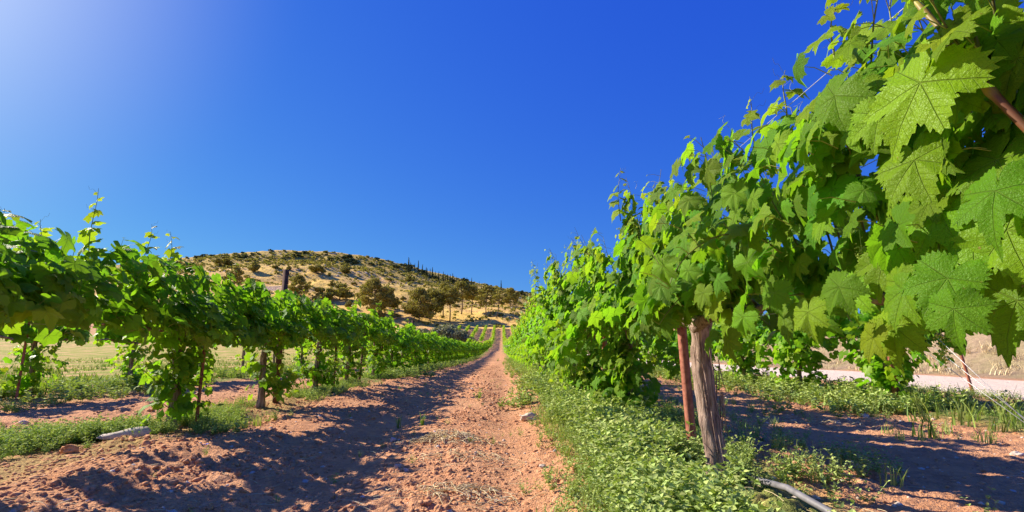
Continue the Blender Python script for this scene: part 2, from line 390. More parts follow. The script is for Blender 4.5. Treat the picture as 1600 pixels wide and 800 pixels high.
def ground_material():
    g = NG('ground'); geo = g.n('NewGeometry'); P = geo.outputs['Position']
    z1 = g.sep(g.attr('zone').outputs['Color']); z2 = g.sep(g.attr('zone2').outputs['Color'])
    nA = g.noise(P, .9, 5, .6); nB = g.noise(P, 7, 5, .65); nC = g.noise(P, 45, 4, .7); nD = g.noise(P, .05, 5, .6)
    soil = g.mix(g.rng(nB, .3, .7), (.38, .145, .06, 1), (.72, .35, .165, 1))
    soil = g.mix(g.rng(nA, .35, .65, 0, .55), soil, (.74, .40, .20, 1))
    soil = g.mix(g.rng(nC, .4, .75, 0, .5), soil, (.76, .45, .26, 1))
    vn = g.n('TexVoronoi'); g.put(vn.inputs['Vector'], P); vn.inputs['Scale'].default_value = 38
    peb = g.math('MULTIPLY', g.rng(vn.outputs['Distance'], .12, .22, 1, 0), g.rng(g.sep(vn.outputs['Color'])[0], .86, .88, 0, 1))
    soil = g.mix(g.math('MULTIPLY', peb, .75), soil, (.62, .50, .40, 1))
    # dry grass field on the left, green cover along the rows, pale dirt road
    dry = g.mix(g.rng(nB, .35, .65), (.40, .35, .08, 1), (.19, .26, .03, 1)); dry = g.mix(g.rng(g.noise(P, .35, 3), .48, .58, 0, .85), dry, (.62, .38, .17, 1))
    grn = g.mix(g.rng(nC, .35, .65), (.10, .17, .035, 1), (.27, .33, .08, 1))
    road = g.mix(g.rng(nB, .3, .7), (.70, .54, .40, 1), (.88, .74, .58, 1))
    brush = g.mix(g.rng(nB, .3, .7), (.24, .17, .11, 1), (.44, .32, .20, 1)); brush = g.mix(g.rng(nA, .4, .65, 0, .6), brush, (.30, .26, .12, 1))
    # hill: straw, red earth, scrub and stones
    sA = g.noise(P, .35, 4, .65); sB = g.noise(P, .028, 4, .6); sC = g.noise(P, 1.6, 3, .6)
    hill = g.mix(g.rng(sB, .40, .60), (.80, .52, .12, 1), (.64, .36, .12, 1))
    hill = g.mix(g.rng(sA, .40, .66, 0, .7), hill, (.86, .60, .17, 1))
    hill = g.mix(g.rng(sC, .55, .7, 0, .5), hill, (.30, .20, .09, 1))
    scrub = g.mix(g.rng(sA, .35, .6), (.30, .24, .05, 1), (.56, .40, .09, 1))
    hill = g.mix(g.math('MULTIPLY', z2[0], g.rng(sA, .32, .55, 1, .45)), hill, scrub)
    stone = g.math('MULTIPLY', g.rng(g.vor(P, .55), .2, .32, 1, 0), z2[1])
    hill = g.mix(g.math('MULTIPLY', stone, .9), hill, (.62, .54, .44, 1))
    hill = g.mix(z2[2], hill, g.mix(g.rng(sC, .3, .7), (.34, .22, .16, 1), (.54, .40, .32, 1)))
    col = g.mix(z1[0], soil, dry); col = g.mix(g.math('MULTIPLY', z1[1], g.rng(nB, .3, .5, .55, 1)), col, grn); col = g.mix(z1[2], col, road)
    at = g.attr('zone2').outputs['Alpha']
    col = g.mix(g.attr('zone').outputs['Alpha'], col, hill)
    col = g.mix(at, col, brush)
    hB = g.math('ADD', g.math('MULTIPLY', nB, .35), g.math('ADD', g.math('MULTIPLY', g.noise(P, 20, 4, .7), .55), g.math('MULTIPLY', g.noise(P, 65, 3, .7), .25)))
    b1 = g.bump(hB, .075, 1.0)
    b2 = g.bump(sA, 2.0, .6, b1)
    mixn = g.n('Mix', data_type='VECTOR'); g.put(mixn.inputs[0], g.attr('zone').outputs['Alpha']); g.put(mixn.inputs[4], b1); g.put(mixn.inputs[5], b2)
    g.pbr(col, .95, mixn.outputs[1], spec=.08); return g.m
M_GROUND = ground_material()

# ------------------------------------------------------------------ the ground: ONE sheet to beyond the ridge
def build_ground():
    ys = [-3.0]
    while ys[-1] < 1150:
        y = ys[-1]; w = math.sqrt(y * y + 4)
        k = .0064 if 1.7 < y < 30 else (.011 if y > 30 else .05)
        ys.append(y + k * w)
    ys = np.array([-900, -400, -150, -60, -25, -12, -6] + ys + [1300, 1700, 2500, 4000.])
    us = np.concatenate([-np.geomspace(9, 1.16, 26), np.arange(-1.15, 1.1501, .0068), np.geomspace(1.16, 9, 26)])
    W = np.sqrt(ys ** 2 + 4)
    X = us[None, :] * W[:, None]; Y = np.broadcast_to(ys[:, None], X.shape)
    xr, yr = X.ravel(), Y.ravel()
    z = ground_z(xr, yr)
    n, m = X.shape
    i = np.arange(n - 1)[:, None] * m; j = np.arange(m - 1)[None, :]
    f = np.stack([i + j, i + j + 1, i + m + j + 1, i + m + j], -1).reshape(-1, 4)
    r = np.hypot(xr, yr); az = np.arctan2(xr, yr)
    wob = fbm(xr / 2.2, yr / 2.2, 3, 101) - .5
    dry = ss(-9.6, -10.8, xr + 1.5 * wob) * (1 - ss(150, 190, yr)) + ss(6.6, 7.3, xr + wob * 1.5) * (1 - ss(8.4, 8.9, xr)) * .4
    strip = np.zeros_like(xr)
    for k, rx in ROWS.items():
        c = rx - (.10 if k == 'R1' else -.05 if k == 'L1' else 0); w = .62 if k == 'R1' else .48
        strip = np.maximum(strip, 1 - ss(w - .2, w + .25, np.abs(xr - c + .5 * wob)))
    strip *= ss(.30, .5, fbm(xr / 1.1, yr / 1.7, 3, 113) + .12) * (1 - ss(250, 256, r))
    strip = np.clip(strip, 0, 1) * np.where((r < 12) & (xr < 0), .45, .9)
    road = ss(8.7, 9.1, xr + .5 * wob) * (1 - ss(14.6, 15.3, xr + .5 * wob)) * (1 - ss(80, 130, r))
    hillm = ss(252, 262, r)
    t = (r - 256) / (RIDGE - 256); nb = fbm(xr / 45., yr / 30., 4, 131)
    scrub = ss(.62, .80, t + (nb - .5) * .35) * .95 + ss(.60, .70, nb) * .35 + ss(-.23, -.08, az) * ss(.42, .58, t + (nb - .5) * .3) * .8
    stones = np.exp(-((t - .66 + .25 * (nb - .5)) / .075) ** 2) * .9 + np.exp(-((t - .95) / .04) ** 2) * .6 * (nb > .5)
    cliff = np.exp(-((az + .455) / .07) ** 2) * ss(394, 399, r) * (1 - ss(405, 410, r))
    bank = ss(15.0, 16.4, xr + wob) * (1 - ss(80, 130, r))
    zone = np.stack([np.clip(dry, 0, 1), strip, road, hillm], -1)
    zone2 = np.stack([np.clip(scrub, 0, 1), np.clip(stones, 0, 1), np.clip(cliff, 0, 1), bank], -1)
    me = mesh_np('ground', np.stack([xr, yr, z], -1), f, M_GROUND, attrs={'zone': zone, 'zone2': zone2})
    obj('ground', me, kind='structure')
build_ground()

# ------------------------------------------------------------------ vine leaves
def leaf_outline(n_half, teeth, rs, lobes=1.0):
    A = np.radians([0, 12, 22, 29, 38, 50, 62, 74, 82, 94, 106, 120, 138, 155, 168, 178, 180])
    R = np.array([1.0, .85, .69, .60, .78, .94, .80, .66, .61, .74, .82, .74, .69, .65, .54, .22, .02])
    out = []
    for side in (1, -1):
        jit = 1 + rs.normal(0, .065, len(R)); Rj = R * jit
        Rj = .72 + (Rj - .72) * lobes if lobes != 1 else Rj
        Rj[-1] = .02; Rj[-2] = .26
        th = np.linspace(0, math.pi, n_half, endpoint=(side == 1))
        if side == -1: th = th[1:]
        r = np.interp(th, A, Rj)
        if teeth:
            k = np.arange(len(th)); amp = teeth * (1 - ss(2.6, 3.1, th)) * (0.7 + .6 * rs.rand(len(th)))
            r = r * (1 + np.where(k % 2 == 0, amp, -amp))
        p = np.stack([side * r * np.sin(th), r * np.cos(th)], -1)
        out.append(p if side == 1 else p[::-1])
    return np.vstack(out)
def leaf_geo(rs, n_half=12, teeth=.06, rings=(1.0,), curl=.22, lobes=1.0):
    o = leaf_outline(n_half, teeth, rs, lobes); n = len(o)
    pts = [np.zeros((1, 2))]; base = o / 1.0
    smooth_o = (np.roll(o, 1, 0) + o + np.roll(o, -1, 0)) / 3
    for q in rings: pts.append((o if q > .97 else smooth_o) * q)
    p = np.vstack(pts)
    f3 = np.stack([np.zeros(n, int), 1 + (np.arange(n) + 1) % n, 1 + np.arange(n)], -1)
    f4 = []
    for k in range(len(rings) - 1):
        a = 1 + k * n; b = a + n; j = np.arange(n); j2 = (j + 1) % n
        f4.append(np.stack([a + j, a + j2, b + j2, b + j], -1))
    r = np.hypot(p[:, 0], p[:, 1]); th = np.arctan2(np.abs(p[:, 0]), p[:, 1]); sth = np.arctan2(p[:, 0], p[:, 1])
    d = np.minimum(np.minimum(th, np.abs(th - .88)), np.abs(th - 1.83))
    ph = rs.rand(4) * 6.28
    z = -curl * (.5 + 1.6 * rs.rand()) * r ** 2 + .24 * r * np.sin(np.minimum(d, 1.5)) * (1 if rs.rand() < .8 else -.6)
    z += .10 * np.sin(3 * sth + ph[0]) * r ** 2 + .065 * np.sin(5 * sth + ph[1]) * r ** 2 + .03 * np.sin(11 * sth + ph[2]) * r ** 3
    z += rs.uniform(-.12, .22) * np.abs(p[:, 0]) + (.05 * (vnoise(p[:, 0] * 7 + ph[0], p[:, 1] * 7 + ph[1], 3) - .5) if len(rings) > 2 else 0)
    # valleys always 3 triangles or 4-sided rings
    v = np.column_stack([p, z])
    F = [f3] + ([np.concatenate(f4)] if f4 else [])
    tris = f3 if not f4 else np.vstack([f3] + [np.vstack([q[:, [0, 1, 2]], q[:, [0, 2, 3]]]) for q in f4])
    return v, F, p, tris
rsL = np.random.RandomState(5)
LEAF_HI = [leaf_geo(rsL, 43, .07, (.3, .6, .82, .94, 1.0), .2) for _ in range(10)]
LEAF_MD = [leaf_geo(rsL, 21, .06, (.55, 1.0), .22) for _ in range(10)]
LEAF_LO = [leaf_geo(rsL, 10, .0, (1.0,), .25) for _ in range(5)]
LEAF_XS = [leaf_geo(rsL, 5, .0, (1.0,), .3) for _ in range(4)]
def leaf_me(i, g):
    return mesh_np('leaf_blade', g[0], g[1], M_LEAF, uv=g[2])
ME_HI = [leaf_me(i, g) for i, g in enumerate(LEAF_HI)]
ME_MD = [leaf_me(i, g) for i, g in enumerate(LEAF_MD)]

def frames(nrm, tip):
    """columns x, y (tip), z (normal) for arrays of leaves"""
    n = nrm / np.linalg.norm(nrm, axis=1)[:, None]
    t = tip - (tip * n).sum(1)[:, None] * n
    t /= np.linalg.norm(t, axis=1)[:, None] + 1e-9
    x = np.cross(t, n)
    return np.stack([x, t, n], -1)            # (k,3,3)
def merge_leaves(protos, pos, fr, size, age, rnd, name, mat, uv=True):
    k = len(pos); which = (rnd * 9973).astype(int) % len(protos)
    V, Fc, T, U = [], [], [], []; n = 0
    for w, g in enumerate(protos):
        idx = np.where(which == w)[0]
        if not len(idx): continue
        v, tr = g[0], g[3]
        P = np.einsum('kij,vj->kvi', fr[idx] * size[idx][:, None, None], v) + pos[idx][:, None, :]
        V.append(P.reshape(-1, 3))
        off = (np.arange(len(idx)) * len(v))[:, None, None] + n
        Fc.append((tr[None] + off).reshape(-1, 3)); n += len(idx) * len(v)
        T.append(np.repeat(np.column_stack([age[idx], rnd[idx], np.zeros(len(idx)), np.ones(len(idx))]), len(v), 0))
        U.append(np.tile(g[2], (len(idx), 1)))
    return mesh_np(name, np.concatenate(V), np.concatenate(Fc), mat, uv=np.concatenate(U) if uv else None, attrs={'tone': np.concatenate(T)})

def norm(v): return v / (np.linalg.norm(v) + 1e-9)
def grow_vine(rs, half=1.0, cord=.98, top=1.8, side=0, n_shoots=18, bulge=.36, low=.8, flop=.3, suckers=0, fill=150, density=1.0, tall=.25, tallmax=.45, lscale=1.0, ymin=-9., ymax=9.):
    """shoot paths and leaves of one trellised vine; side -1/+1 pushes the foliage out towards that side"""
    shoots = []; P, Nn, Tp, S, A, B = [], [], [], [], [], []
    def leaf(p, out, dist, frac, young_or_sunlit):
        o = norm(out + rs.normal(0, .45, 3) * [1, 1, .5])
        pl = rs.uniform(.05, .12)
        base = p.copy(); q = p + o * pl + np.array([0, 0, .02])
        n = norm(o * .9 + np.array([0, 0, .38]) + SUN * .4 + rs.normal(0, .33, 3))
        t = o * .5 + np.array([0, 0, -.85]) + rs.normal(0, .45, 3)
        s = (.105 - .072 * frac ** 2.2 * (1 if young_or_sunlit else .4)) * rs.uniform(.62, 1.2) * lscale
        if young_or_sunlit and frac > .9: s *= .55
        if p[2] < low: s *= rs.uniform(.6, 1.0)
        P.append(q); Nn.append(n); Tp.append(t); S.append(s); B.append(base)
        A.append(np.clip((frac ** 1.9) * (.95 if young_or_sunlit else .35) + rs.normal(.06, .13) + (.12 if rs.rand() < .15 else 0), 0, 1))
    def shoot(p0, d0, length, kind):
        p = np.array(p0, float); d = norm(np.array(d0, float)); path = [p.copy()]; st = .055; k = int(length / st)
        sgn = rs.choice([-1, 1])
        for i in range(k):
            fr = (i + 1) / k
            if kind == 'up':
                d = d + np.array([-.10 * p[0] * (1 if p[2] < top - .15 else .3), 0, .05 * (1 - fr)]) + rs.normal(0, .07, 3)
            elif kind == 'flop':
                d = d + np.array([0, 0, -.17 - .05 * fr]) + rs.normal(0, .07, 3)
            else:
                d = d + np.array([0, 0, .04]) + rs.normal(0, .12, 3)
            d = norm(d); p = p + d * st
            if p[2] < low + .04 and kind == 'flop': break
            path.append(p.copy())
            sgn = -sgn
            ox = np.sign(p[0]) * .8 + (side * .45); al = np.array([ox + sgn * .25, sgn * .75 * rs.uniform(.3, 1.2), rs.uniform(-.1, .35)])
            young_or_sunlit = (kind == 'up' and length > .5) or kind == 'sucker'  # suckers take the lighter colour to paint in sunlight passing through them
            if rs.rand() < .93: leaf(p, al, 0, fr, young_or_sunlit)
            if rs.rand() < .55 * density and fr < .9:
                leaf(p + rs.normal(0, .05, 3), np.array([(side or rs.choice([-1, 1])) * 1.0, rs.normal(0, .5), rs.uniform(-.3, .4)]), 0, fr * .8, False)
        shoots.append(np.array(path))
    for i in range(n_shoots):
        y = -half + 2 * half * (i + .5) / n_shoots + rs.normal(0, .04)
        r = rs.rand()
        sx = rs.choice([-1, 1]) if side == 0 else (side if rs.rand() < .68 else -side)
        if r < flop:
            shoot((0, y, cord), (sx * rs.uniform(.5, .9), rs.normal(0, .35), rs.uniform(.6, 1.1)), rs.uniform(.7, 1.25), 'flop')
        else:
            h = top - cord + (rs.uniform(.08, tallmax) if rs.rand() < tall else rs.uniform(-.22, .06))
            shoot((0, y, cord), (sx * rs.uniform(.1, bulge * 1.6), rs.normal(0, .15), 1.0), h * 1.05, 'up')
    for i in range(suckers):
        z = rs.uniform(.1, cord * .8)
        shoot((0, 0, z), (rs.normal(0, .8) + side * .3, rs.normal(0, 1.1), rs.uniform(.0, .8)), rs.uniform(.2, .7) * (1.2 - z), 'sucker')
    for i in range(fill):
        z = rs.uniform(max(low + .12, .5), top - .10); w = .16 if z > cord else .20
        x = rs.normal(side * (.10 if z > .8 else .22), w)
        leaf(np.array([x, rs.uniform(-half - .08, half + .08), z]), np.array([(np.sign(x) + side * .6) * 1.0, rs.normal(0, .4), rs.uniform(-.2, .4)]), 0, rs.uniform(.05, .7), False)
    for i in range(suckers * 5):                                   # ragged leaves round the trunk foot, colour brightened as if sun shone through
        z = rs.uniform(.08, low + .1); q = .10 + .22 * rs.rand() * (1 + .5 * math.sin(z * 7 + n_shoots)); az = rs.rand() * 6.28
        leaf(np.array([q * math.cos(az) + side * .06, q * 1.3 * math.sin(az), z]), np.array([math.cos(az), math.sin(az), .2]), 0, rs.uniform(.2, .9), True)
    P, Nn, Tp, S, A, B = map(np.array, (P, Nn, Tp, S, A, B))
    edge = low + .09 * np.sin(P[:, 1] * 4.1 + n_shoots + cord * top * 9) + .05 * np.sin(P[:, 1] * 9.7)
    m = (P[:, 2] > (edge if not suckers else .05)) & (P[:, 1] > ymin) & (P[:, 1] < ymax)
    if suckers: m &= (P[:, 2] > edge) | (np.hypot(P[:, 0], P[:, 1]) < .62 + .2 * np.sin(P[:, 2] * 9 + n_shoots))
    dd = ((P[:, None, :] - P[None]) ** 2).sum(-1); m &= (dd < .17 ** 2).sum(1) > 4
    return shoots, P[m], Nn[m], Tp[m], S[m], A[m], B[m]

def trunk_geo(rs, h=1.0, r0=.045, r1=.035, lean=(0, 0), wig=.02, seg=56, sides=26, ridge=.17):
    t = np.linspace(-.06, 1, seg)
    path = np.column_stack([lean[0] * t + wig * np.sin(t * 4 + rs.rand() * 6) * t, lean[1] * t + wig * np.cos(t * 5 + rs.rand() * 6) * t, t * h])
    rad = r0 + (r1 - r0) * np.clip(t, 0, 1) + .022 * r0 / .045 * np.exp(-((t - .02) / .07) ** 2) + .25 * r1 * np.exp(-((t - 1) / .06) ** 2)
    rad = rad * (1 + .10 * np.sin(t * 13 + rs.rand() * 6) * rs.uniform(.5, 1))
    th = np.arange(sides) / sides
    ang = th[None, :] * 13 + 1.5 * t[:, None]
    rid = vnoise(ang * 1.0, t[:, None] * 3.2 + np.zeros_like(ang), int(rs.randint(999))) - .5 + .6 * (vnoise(ang * 2.3, t[:, None] * 9 + 0 * ang, 7) - .5)
    for kz in rs.uniform(.12, .9, 4): rad = rad + r0 * rs.uniform(.06, .2) * np.exp(-((t - kz) / .035) ** 2)
    R = rad[:, None] * (1 + ridge * 2.0 * rid)
    return tube(path, R, sides), path
def cordon_path(rs, cord, half, sgn, x0=0, y0=0):
    t = np.linspace(0, 1, 12)
    return np.column_stack([x0 * (1 - t) + .02 * np.sin(t * 7 + rs.rand() * 6), y0 * (1 - t) + sgn * half * t, cord - .07 * (1 - t) ** 3 + .018 * np.sin(t * 9 + rs.rand() * 6)])

def make_vine(rs, label, loc, n_leaf=0, hi=0, group=None, r0=.042, r1=.034, lean=(0, 0), cord=.98, half=1.0, protos=None, mat=None, petioles=True, extra=None, name='grapevine', lscale=1.0, keep=None, **kw):
    root = thing(name, label, 'grapevine', loc, group)
    (v, f, tr), path = trunk_geo(rs, cord - .04, r0, r1, lean)
    fs = [f] + ([tr] if len(tr) else [])
    obj('trunk', mesh_np('trunk', v, fs, M_BARK), root)
    a = Acc()
    for s in (-1, 1): add_tube(a, cordon_path(rs, cord, half, s, lean[0], lean[1]), np.linspace(r1 * .75, .014, 12) * (1 + .18 * np.sin(np.arange(12) * 2.1)), 10)
    obj('cordon', a.mesh('cordon', M_BARK), root)
    shoots, P, Nn, Tp, S, A, B = grow_vine(rs, half=half, cord=cord, lscale=lscale, **kw)
    a = Acc()
    for s in shoots:
        if len(s) > 2: add_tube(a, s, np.linspace(.0055, .0018, len(s)), 5, cap=False)
    obj('canes', a.mesh('canes', M_CANE), root, kind='stuff')
    rnd = rs.rand(len(P)); F = frames(Nn, Tp)
    if keep is not None:
        W = P + np.array(loc); m = keep(W)
        P, Nn, Tp, S, A, B, rnd, F = P[m], Nn[m], Tp[m], S[m], A[m], B[m], rnd[m], F[m]
    if petioles:
        a = Acc()
        for b, p in zip(B, P): add_tube(a, np.array([b, (b + p) / 2 + [0, 0, .012], p]), np.array([.0018, .0015, .0013]), 3, cap=False)
        obj('petioles', a.mesh('petioles', M_PETIOLE), root, kind='stuff')
    W = P + np.array(loc); d = np.linalg.norm(W - [0, 0, CAMH], axis=1)
    # those that show largest: near, big and on the outside of the canopy facing the lane
    facing = -np.sign(loc[0]) * P[:, 0]
    order = np.argsort(-(S / d * (1 + .9 * np.clip(facing + .1, 0, .4) / .4)))
    single, rest = order[:n_leaf], order[n_leaf:]
    for q, i in enumerate(single):
        me = (ME_HI if q < hi else ME_MD)[int(rnd[i] * 997) % 10]
        M4 = np.eye(4); M4[:3, :3] = F[i] * S[i]; M4[:3, 3] = P[i]
        o = bpy.data.objects.new('leaf', me); C.objects.link(o); o.parent = root; o.color = (A[i], rnd[i], 0, 1)
        o.matrix_local = Matrix(M4.tolist())
    if len(rest):
        me = merge_leaves(protos or LEAF_LO, P[rest], F[rest], S[rest], A[rest], rnd[rest], 'foliage', mat or M_LEAF)
        obj('foliage', me, root, kind='stuff')
    return root

def gz(x, y): return float(ground_z(x, y))

# ---- right-hand row, near vines
R1, L1, L2, R2 = ROWS['R1'], ROWS['L1'], ROWS['L2'], ROWS['R2']
def clear_of_camera(W):
    d = np.linalg.norm(W - [0, 0, CAMH], axis=1)
    return (d > .80) & ~((np.abs(W[:, 0]) < .42) & (W[:, 1] < 2.2))
near_R = [
    # y, label, n_leaf, hi, kwargs
    (1.05, 'nearest grapevine beside the camera, its huge leaves filling the upper right corner', 300, 110, dict(lscale=.80, fill=260, tallmax=.2, top=1.86, side=-1, n_shoots=30, flop=.30, low=.93, bulge=.45, density=1.5, tall=.2, r0=.05)),
    (3.13, 'grapevine with thick peeling trunk beside a slim rusty stake and a weed bed', 300, 110, dict(fill=170, tallmax=.25, top=1.80, side=-1, n_shoots=26, flop=.32, low=.84, bulge=.34, density=1.5, tall=.25, r0=.060, r1=.052, lean=(-.06, .02))),
    (5.15, 'grapevine behind the thick trunked one, its leaves hanging down to the weeds', 300, 40, dict(fill=170, top=1.98, side=-1, n_shoots=28, flop=.42, low=.34, bulge=.50, density=1.5, tall=.4, suckers=23)),
    (7.2, 'grapevine with tall thin shoot tips above the hanging curtain of leaves', 230, 0, dict(fill=170, top=2.12, side=-1, n_shoots=26, flop=.40, low=.36, bulge=.5, density=1.3, tall=.45, suckers=16)),
    (9.2, 'grapevine fourth down the row from the thick peeling trunk, dense pale leaves', 170, 0, dict(fill=170, top=2.15, side=-1, n_shoots=24, flop=.38, low=.4, bulge=.48, density=1.2, tall=.35, suckers=15)),
    (11.2, 'grapevine fifth down the row from the thick peeling trunk, low bushy suckers', 120, 0, dict(fill=170, top=2.2, side=-1, n_shoots=24, flop=.38, low=.4, bulge=.48, density=1.1, tall=.35, suckers=17)),
]
VR = []
for k, (y, lab, nl, hi, kw) in enumerate(near_R):
    VR.append(make_vine(np.random.RandomState(100 + k), lab, (R1, y, gz(R1, y)), nl, hi, protos=LEAF_MD if k < 3 else LEAF_LO, group='grapevines of the row on the right', keep=clear_of_camera, **kw))
near_L = [
    (3.0, 'first grapevine of the left row, its leafy arm entering at the frame edge', 220, 0, dict(suckers=0, fill=320, tallmax=.12, top=1.57, side=1, n_shoots=26, flop=.42, low=.78, bulge=.42, density=1.4, tall=0.25)),
    (5.22, 'grapevine with pale backlit sucker leaves round its trunk near the grey slab', 300, 0, dict(suckers=23, fill=320, tallmax=.15, top=1.63, side=1, n_shoots=26, flop=.42, low=.78, bulge=.42, density=1.4, tall=0.22)),
    (7.0, 'grapevine beside the tall brown post, bushy leaves at its trunk base', 260, 0, dict(suckers=17, fill=300, top=1.6, side=1, n_shoots=24, flop=.42, low=.78, bulge=.4, density=1.3, tall=0.08)),
    (8.9, 'grapevine just beyond the tall brown post with hanging sucker leaves', 200, 0, dict(suckers=19, fill=260, top=1.58, side=1, n_shoots=24, flop=.42, low=.78, bulge=.38, density=1.2, tall=0.08)),
    (10.8, 'grapevine second beyond the tall brown post, low suckers at its foot', 140, 0, dict(suckers=19, fill=240, top=1.56, side=1, n_shoots=22, flop=.42, low=.78, bulge=.38, density=1.1, tall=0.08)),
    (12.8, 'grapevine third beyond the tall brown post, thick low suckers', 100, 0, dict(suckers=19, fill=220, top=1.56, side=1, n_shoots=22, flop=.42, low=.78, bulge=.38, density=1.1, tall=0.08)),
]
VL = []
for k, (y, lab, nl, hi, kw) in enumerate(near_L):
    x = L1 + (-.06 if k == 1 else .05 * math.sin(k * 3))
    VL.append(make_vine(np.random.RandomState(200 + k), lab, (x, y, gz(x, y)), nl, hi, protos=LEAF_LO, group='grapevines of the row on the left', **kw))

# ---- leaves seen large, placed one by one on the two nearest vines (photo point, depth, tip length, turn of the tip, age)
def hero(px, py, D, s, roll, age, vine, face=(-1, -.25, .30), cup=0, var=0):
    p = at_d(px, py, D); n = norm(np.array(face, float))
    r = ray(px, py); fwd = norm(r); up = norm(np.array([0, 0, 1.]) - fwd[2] * fwd); rt = np.cross(fwd, up)
    a = math.radians(roll); tip = rt * math.sin(a) + up * math.cos(a)
    t = norm(tip - tip.dot(n) * n); x = np.cross(t, n)
    M4 = np.eye(4); M4[:3, :3] = np.stack([x, t, n], -1) * s; M4[:3, 3] = p - np.array(vine.location)
    o = bpy.data.objects.new('leaf', ME_HI[var % 6]); C.objects.link(o); o.parent = vine; o.color = (age, (px * .37) % 1, 0, 1)
    o.matrix_local = Matrix(M4.tolist()); return o
V0, V1 = VR[0], VR[1]
for a in [
    (1440, 130, .98, .150, 205, .52, V0, (-1, -.3, .22), 0, 0), (1305, 150, 1.30, .125, 215, .40, V0, (-1, -.25, .35), 0, 1),
    (1560, 250, .95, .135, 190, .12, V0, (-1, -.1, .6), 0, 2), (1590, 90, .90, .12, 195, .45, V0, (-1, -.2, .3), 0, 3),
    (1520, 340, 1.02, .15, 170, .14, V0, (-1, -.25, .5), 0, 4), (1470, 330, 1.08, .12, 205, .3, V0, (-1, -.2, .4), 0, 5),
    (1430, 250, 1.12, .13, 160, .15, V0, (-1, -.35, .5), 0, 1), (1385, 395, 1.3, .12, 195, .32, V0, (-1, -.25, .3), 0, 0),
    (1335, 455, 1.5, .095, 190, .35, V0, (-1, -.2, .3), 0, 2), (1398, 510, 1.38, .105, 185, .25, V0, (-1, -.35, .3), 0, 3),
    (1275, 495, 1.75, .09, 170, .10, V1, (-1, -.35, .3), 0, 4), (1145, 500, 2.45, .115, 170, .40, V1, (-1, -.4, .2), 0, 5),
    (1190, 400, 2.1, .115, 200, .38, V1, (-1, -.25, .3), 0, 1), (1090, 370, 2.7, .12, 190, .36, V1, (-1, -.25, .3), 0, 0),
    (1260, 290, 1.75, .10, 210, .22, V1, (-1, -.35, .4), 0, 2), (1185, 345, 2.15, .085, 170, .75, V1, (-1, -.2, .5), 0, 3),
    (1265, 215, 1.75, .09, 195, .5, V1, (-1, -.2, .5), 0, 4), (1470, 460, 1.12, .10, 150, .12, V0, (-1, -.25, .2), 0, 5),
    (1575, 360, .95, .14, 120, .42, V0, (-1, -.25, .35), 0, 0), (1590, 470, 1.0, .13, 200, .10, V0, (-1, -.25, .3), 0, 1),
    (1005, 440, 4.0, .10, 180, .3, VR[2], (-1, -.2, .2), 0, 2), (980, 350, 4.3, .11, 190, .4, VR[2], (-1, -.2, .3), 0, 3),
    (1520, 40, 1.0, .12, 210, .4, V0, (-1, -.25, .2), 0, 4), (1350, 60, 1.5, .10, 200, .45, V0, (-1, -.2, .4), 0, 5),
]: hero(*a)
rh = np.random.RandomState(71)
for q in range(46):                                             # outer leaves of the two nearest vines, turned to the lane
    px = 1070 + 430 * ((q * .618) % 1); top_ = np.interp(px, [1070, 1180, 1300, 1500], [310, 215, 110, 60]); py = rh.uniform(top_ + 20, 540); X_ = rh.uniform(.90, 1.12); D = X_ / ((px - 783) / FPX) * .97
    hero(px, py, D, rh.uniform(.062, .100), rh.uniform(150, 215), np.clip(rh.normal(.3, .18), 0, .8), V0 if D < 1.95 else V1, (-1, rh.normal(-.3, .25), rh.uniform(.1, .5)), 0, rh.randint(6))
# slender shoots standing above the leaves
def tip_shoot(vine, a, b, D, seed, lean=0.0, big=.085):
    rs = np.random.RandomState(seed); p0, p1 = at_d(a[0], a[1], D), at_d(b[0], b[1], D); n = 14; t = np.linspace(0, 1, n); L_ = np.linalg.norm(p1 - p0); loc = np.array(vine.location)
    path = p0 + np.outer(t, p1 - p0) + np.outer(np.sin(t * 5 + seed) * .015, [1, .4, 0]); ac = Acc(); add_tube(ac, path - loc, np.linspace(.0042, .0012, n), 6, cap=False)
    k = max(5, int(L_ / .045))
    for i in range(k):
        q = (i + .5) / k; p = path[int(q * (n - 1))]; sg = -1 if i % 2 else 1; az = rs.uniform(-.7, .7) + (0 if sg > 0 else math.pi); o = np.array([math.cos(az), math.sin(az) * .8, rs.uniform(.1, .6)]); pl = (.07 - .05 * q) * rs.uniform(.7, 1.2)
        e = p + norm(o) * pl; add_tube(ac, np.array([p, (p + e) / 2 + [0, 0, .006], e]) - loc, .0012, 3, cap=False)
        nn = norm(np.array([0, 0, .8]) + o * .6 + np.array([-.4, -.2, 0]) + rs.normal(0, .35, 3)); F1 = frames(nn[None], (o * .8 + np.array([0, 0, -.6 + q]))[None])[0]; sz = (big * (1 - q) ** .55 + .014) * rs.uniform(.8, 1.15)
        M4 = np.eye(4); M4[:3, :3] = F1 * sz; M4[:3, 3] = e - loc; o2 = bpy.data.objects.new('leaf', ME_MD[rs.randint(10)]); C.objects.link(o2); o2.parent = vine; o2.color = (min(1, .35 + .65 * q), rs.rand(), 0, 1); o2.matrix_local = Matrix(M4.tolist())
    for i in range(2):
        dd = norm(np.array([rs.choice([-1, 1]) * .8, rs.normal(0, .4), .7])); tt_ = np.linspace(0, 1, 14); add_tube(ac, path[int((.75 + .2 * i) * (n - 1))] - loc + np.outer(tt_ * .09, dd) + np.outer(.012 * np.sin(tt_ ** 2 * 7), [0, 0, 1]), .0007, 3, cap=False)
    obj('shoot', ac.mesh('shoot', M_CANE), vine)
